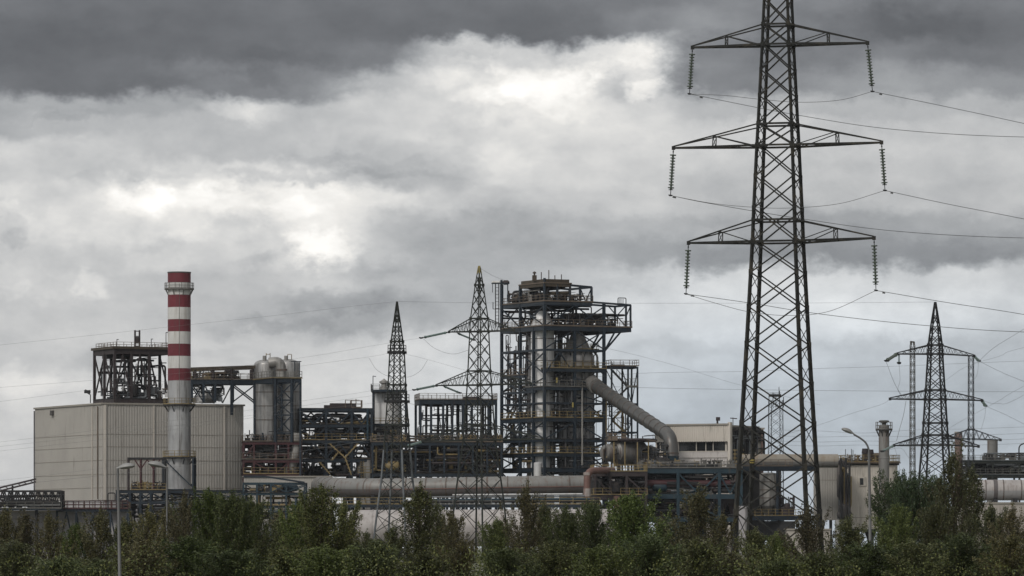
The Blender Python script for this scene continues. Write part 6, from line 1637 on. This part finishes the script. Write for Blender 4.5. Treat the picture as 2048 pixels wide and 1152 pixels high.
FRONT = [
 ('olive',1, 30,1080,150,168,'low olive bush at the bottom left corner'),
 ('green',2,118,1112,150,167,'low green bush under the brown trees near the left edge'),
 ('olive',2,190,1114,130,169,'low olive bush just left of the first lamp post\'s foot'),
 ('autumn',2,290,1070,150,167,'low brownish bush just right of the first lamp post\'s foot'),
 ('green',0,372,1072,160,168,'low green bush under the wispy tree right of the chimney'),
 ('green',1,470,1096,170,166,'low green bush under the beige building\'s right corner'),
 ('olive',0,565,1094,160,169,'low olive bush under the dark teal rack'),
 ('green',2,655,1090,160,167,'low green bush under the broad pointed olive tree'),
 ('green',0,745,1080,130,168,'low green bush under the left end of the pink tank'),
 ('olive',1,845,1102,150,167,'low olive bush under the tall brown-olive spire'),
 ('autumn',0,925,1078,120,169,'low brownish bush left of the yellow-tipped pylon\'s base'),
 ('green',1,1020,1094,150,167,'low green bush under the tall brown spire'),
 ('olive',2,1110,1078,150,168,'low olive bush below the huge pipe\'s right half'),
 ('green',2,1200,1090,150,166,'low green bush below the red banded elbow'),
 ('green',0,1300,1068,160,168,'low green bush right of the biggest green centre tree'),
 ('olive',0,1390,1072,150,167,'low olive bush under the yellowish brown tree'),
 ('autumn',1,1465,1098,140,169,'low brownish bush at the near pylon\'s left leg'),
 ('green',1,1560,1118,130,168,'low green bush between the near pylon\'s legs'),
 ('olive',2,1640,1100,150,167,'low olive bush at the near pylon\'s right leg'),
 ('green',2,1735,1082,160,168,'low green bush at the foot of the curved-arm lamp'),
 ('olive',1,1830,1080,160,167,'low olive bush under the dark green trees'),
 ('green',0,1925,1066,160,168,'low green bush under the poplars'),
 ('autumn',2,2015,1062,150,166,'low brownish bush at the bottom right corner'),
]
for (k, i, x, y, w, D, lab) in FRONT:
    tm, cm = proto(k, i)
    H0 = {'green':4.8,'olive':4.8,'autumn':4.8}[k]; W0 = {'green':2.5,'olive':2.3,'autumn':1.9}[k]
    base = P(x, HY, D); base.z = 0
    T = thing('bush', lab, 'bush', base, 'low bushes along the verge')
    for nm, me in (('stem', tm), ('crown', cm)):
        o = bpy.data.objects.new(nm, me); COL.objects.link(o); o.parent = T
    T.scale = (w*D/F/W0, w*D/F/W0, ZY(y, D)/H0); T.rotation_euler = (0, 0, rng.uniform(0, 6.28))
# undergrowth: leafy scrub too dense to count
g = np.random.RandomState(5); n = 90000
x = g.uniform(-23, 23, n); yy = g.uniform(163, 192, n)
hh = 1.55+.35*np.sin(x*1.7+yy*.4)+.3*np.sin(x*.63-yy*.21+1)+.2*np.sin(x*4.1)
z = hh*g.beta(1.6, 1.1, n)
c = np.stack([x, yy, z], 1); ax = g.normal(0, 1, (n,3))+np.array([0,0,.8]); ax /= np.linalg.norm(ax, axis=1)[:,None]
sd = np.cross(ax, g.normal(0,1,(n,3))); sd /= np.linalg.norm(sd, axis=1)[:,None]
ln = g.uniform(.05,.10,(n,1)); V = np.stack([c-ax*ln*.5, c+sd*ln*.38, c+ax*ln*.5, c-sd*ln*.38], 1).reshape(-1,3); V[:,2] = np.maximum(V[:,2], .02)
me = bpy.data.meshes.new('undergrowth'); me.vertices.add(len(V)); me.vertices.foreach_set('co', V.astype(np.float32).ravel())
me.loops.add(n*4); me.loops.foreach_set('vertex_index', np.arange(n*4, dtype=np.int32)); me.polygons.add(n); me.polygons.foreach_set('loop_start', np.arange(0,n*4,4,dtype=np.int32))
me.materials.append(MATS['leaf_olive']); me.update(calc_edges=True)
o = bpy.data.objects.new('undergrowth', me); COL.objects.link(o); tag(o, 'leafy scrub filling the ground between the verge trees', None, None, 'stuff')

for T, m in REST.items():
    o = m.build('small_pipework', 'conduit', T, True); o['kind'] = 'stuff'

# thin damp air between here and the plant
hz = MB(); hz.box((0, 6800, 49), 18400, 14800, 100)
h = hz.build('haze', 'haze'); tag(h, 'thin pale haze over the plant', None, None, 'stuff')
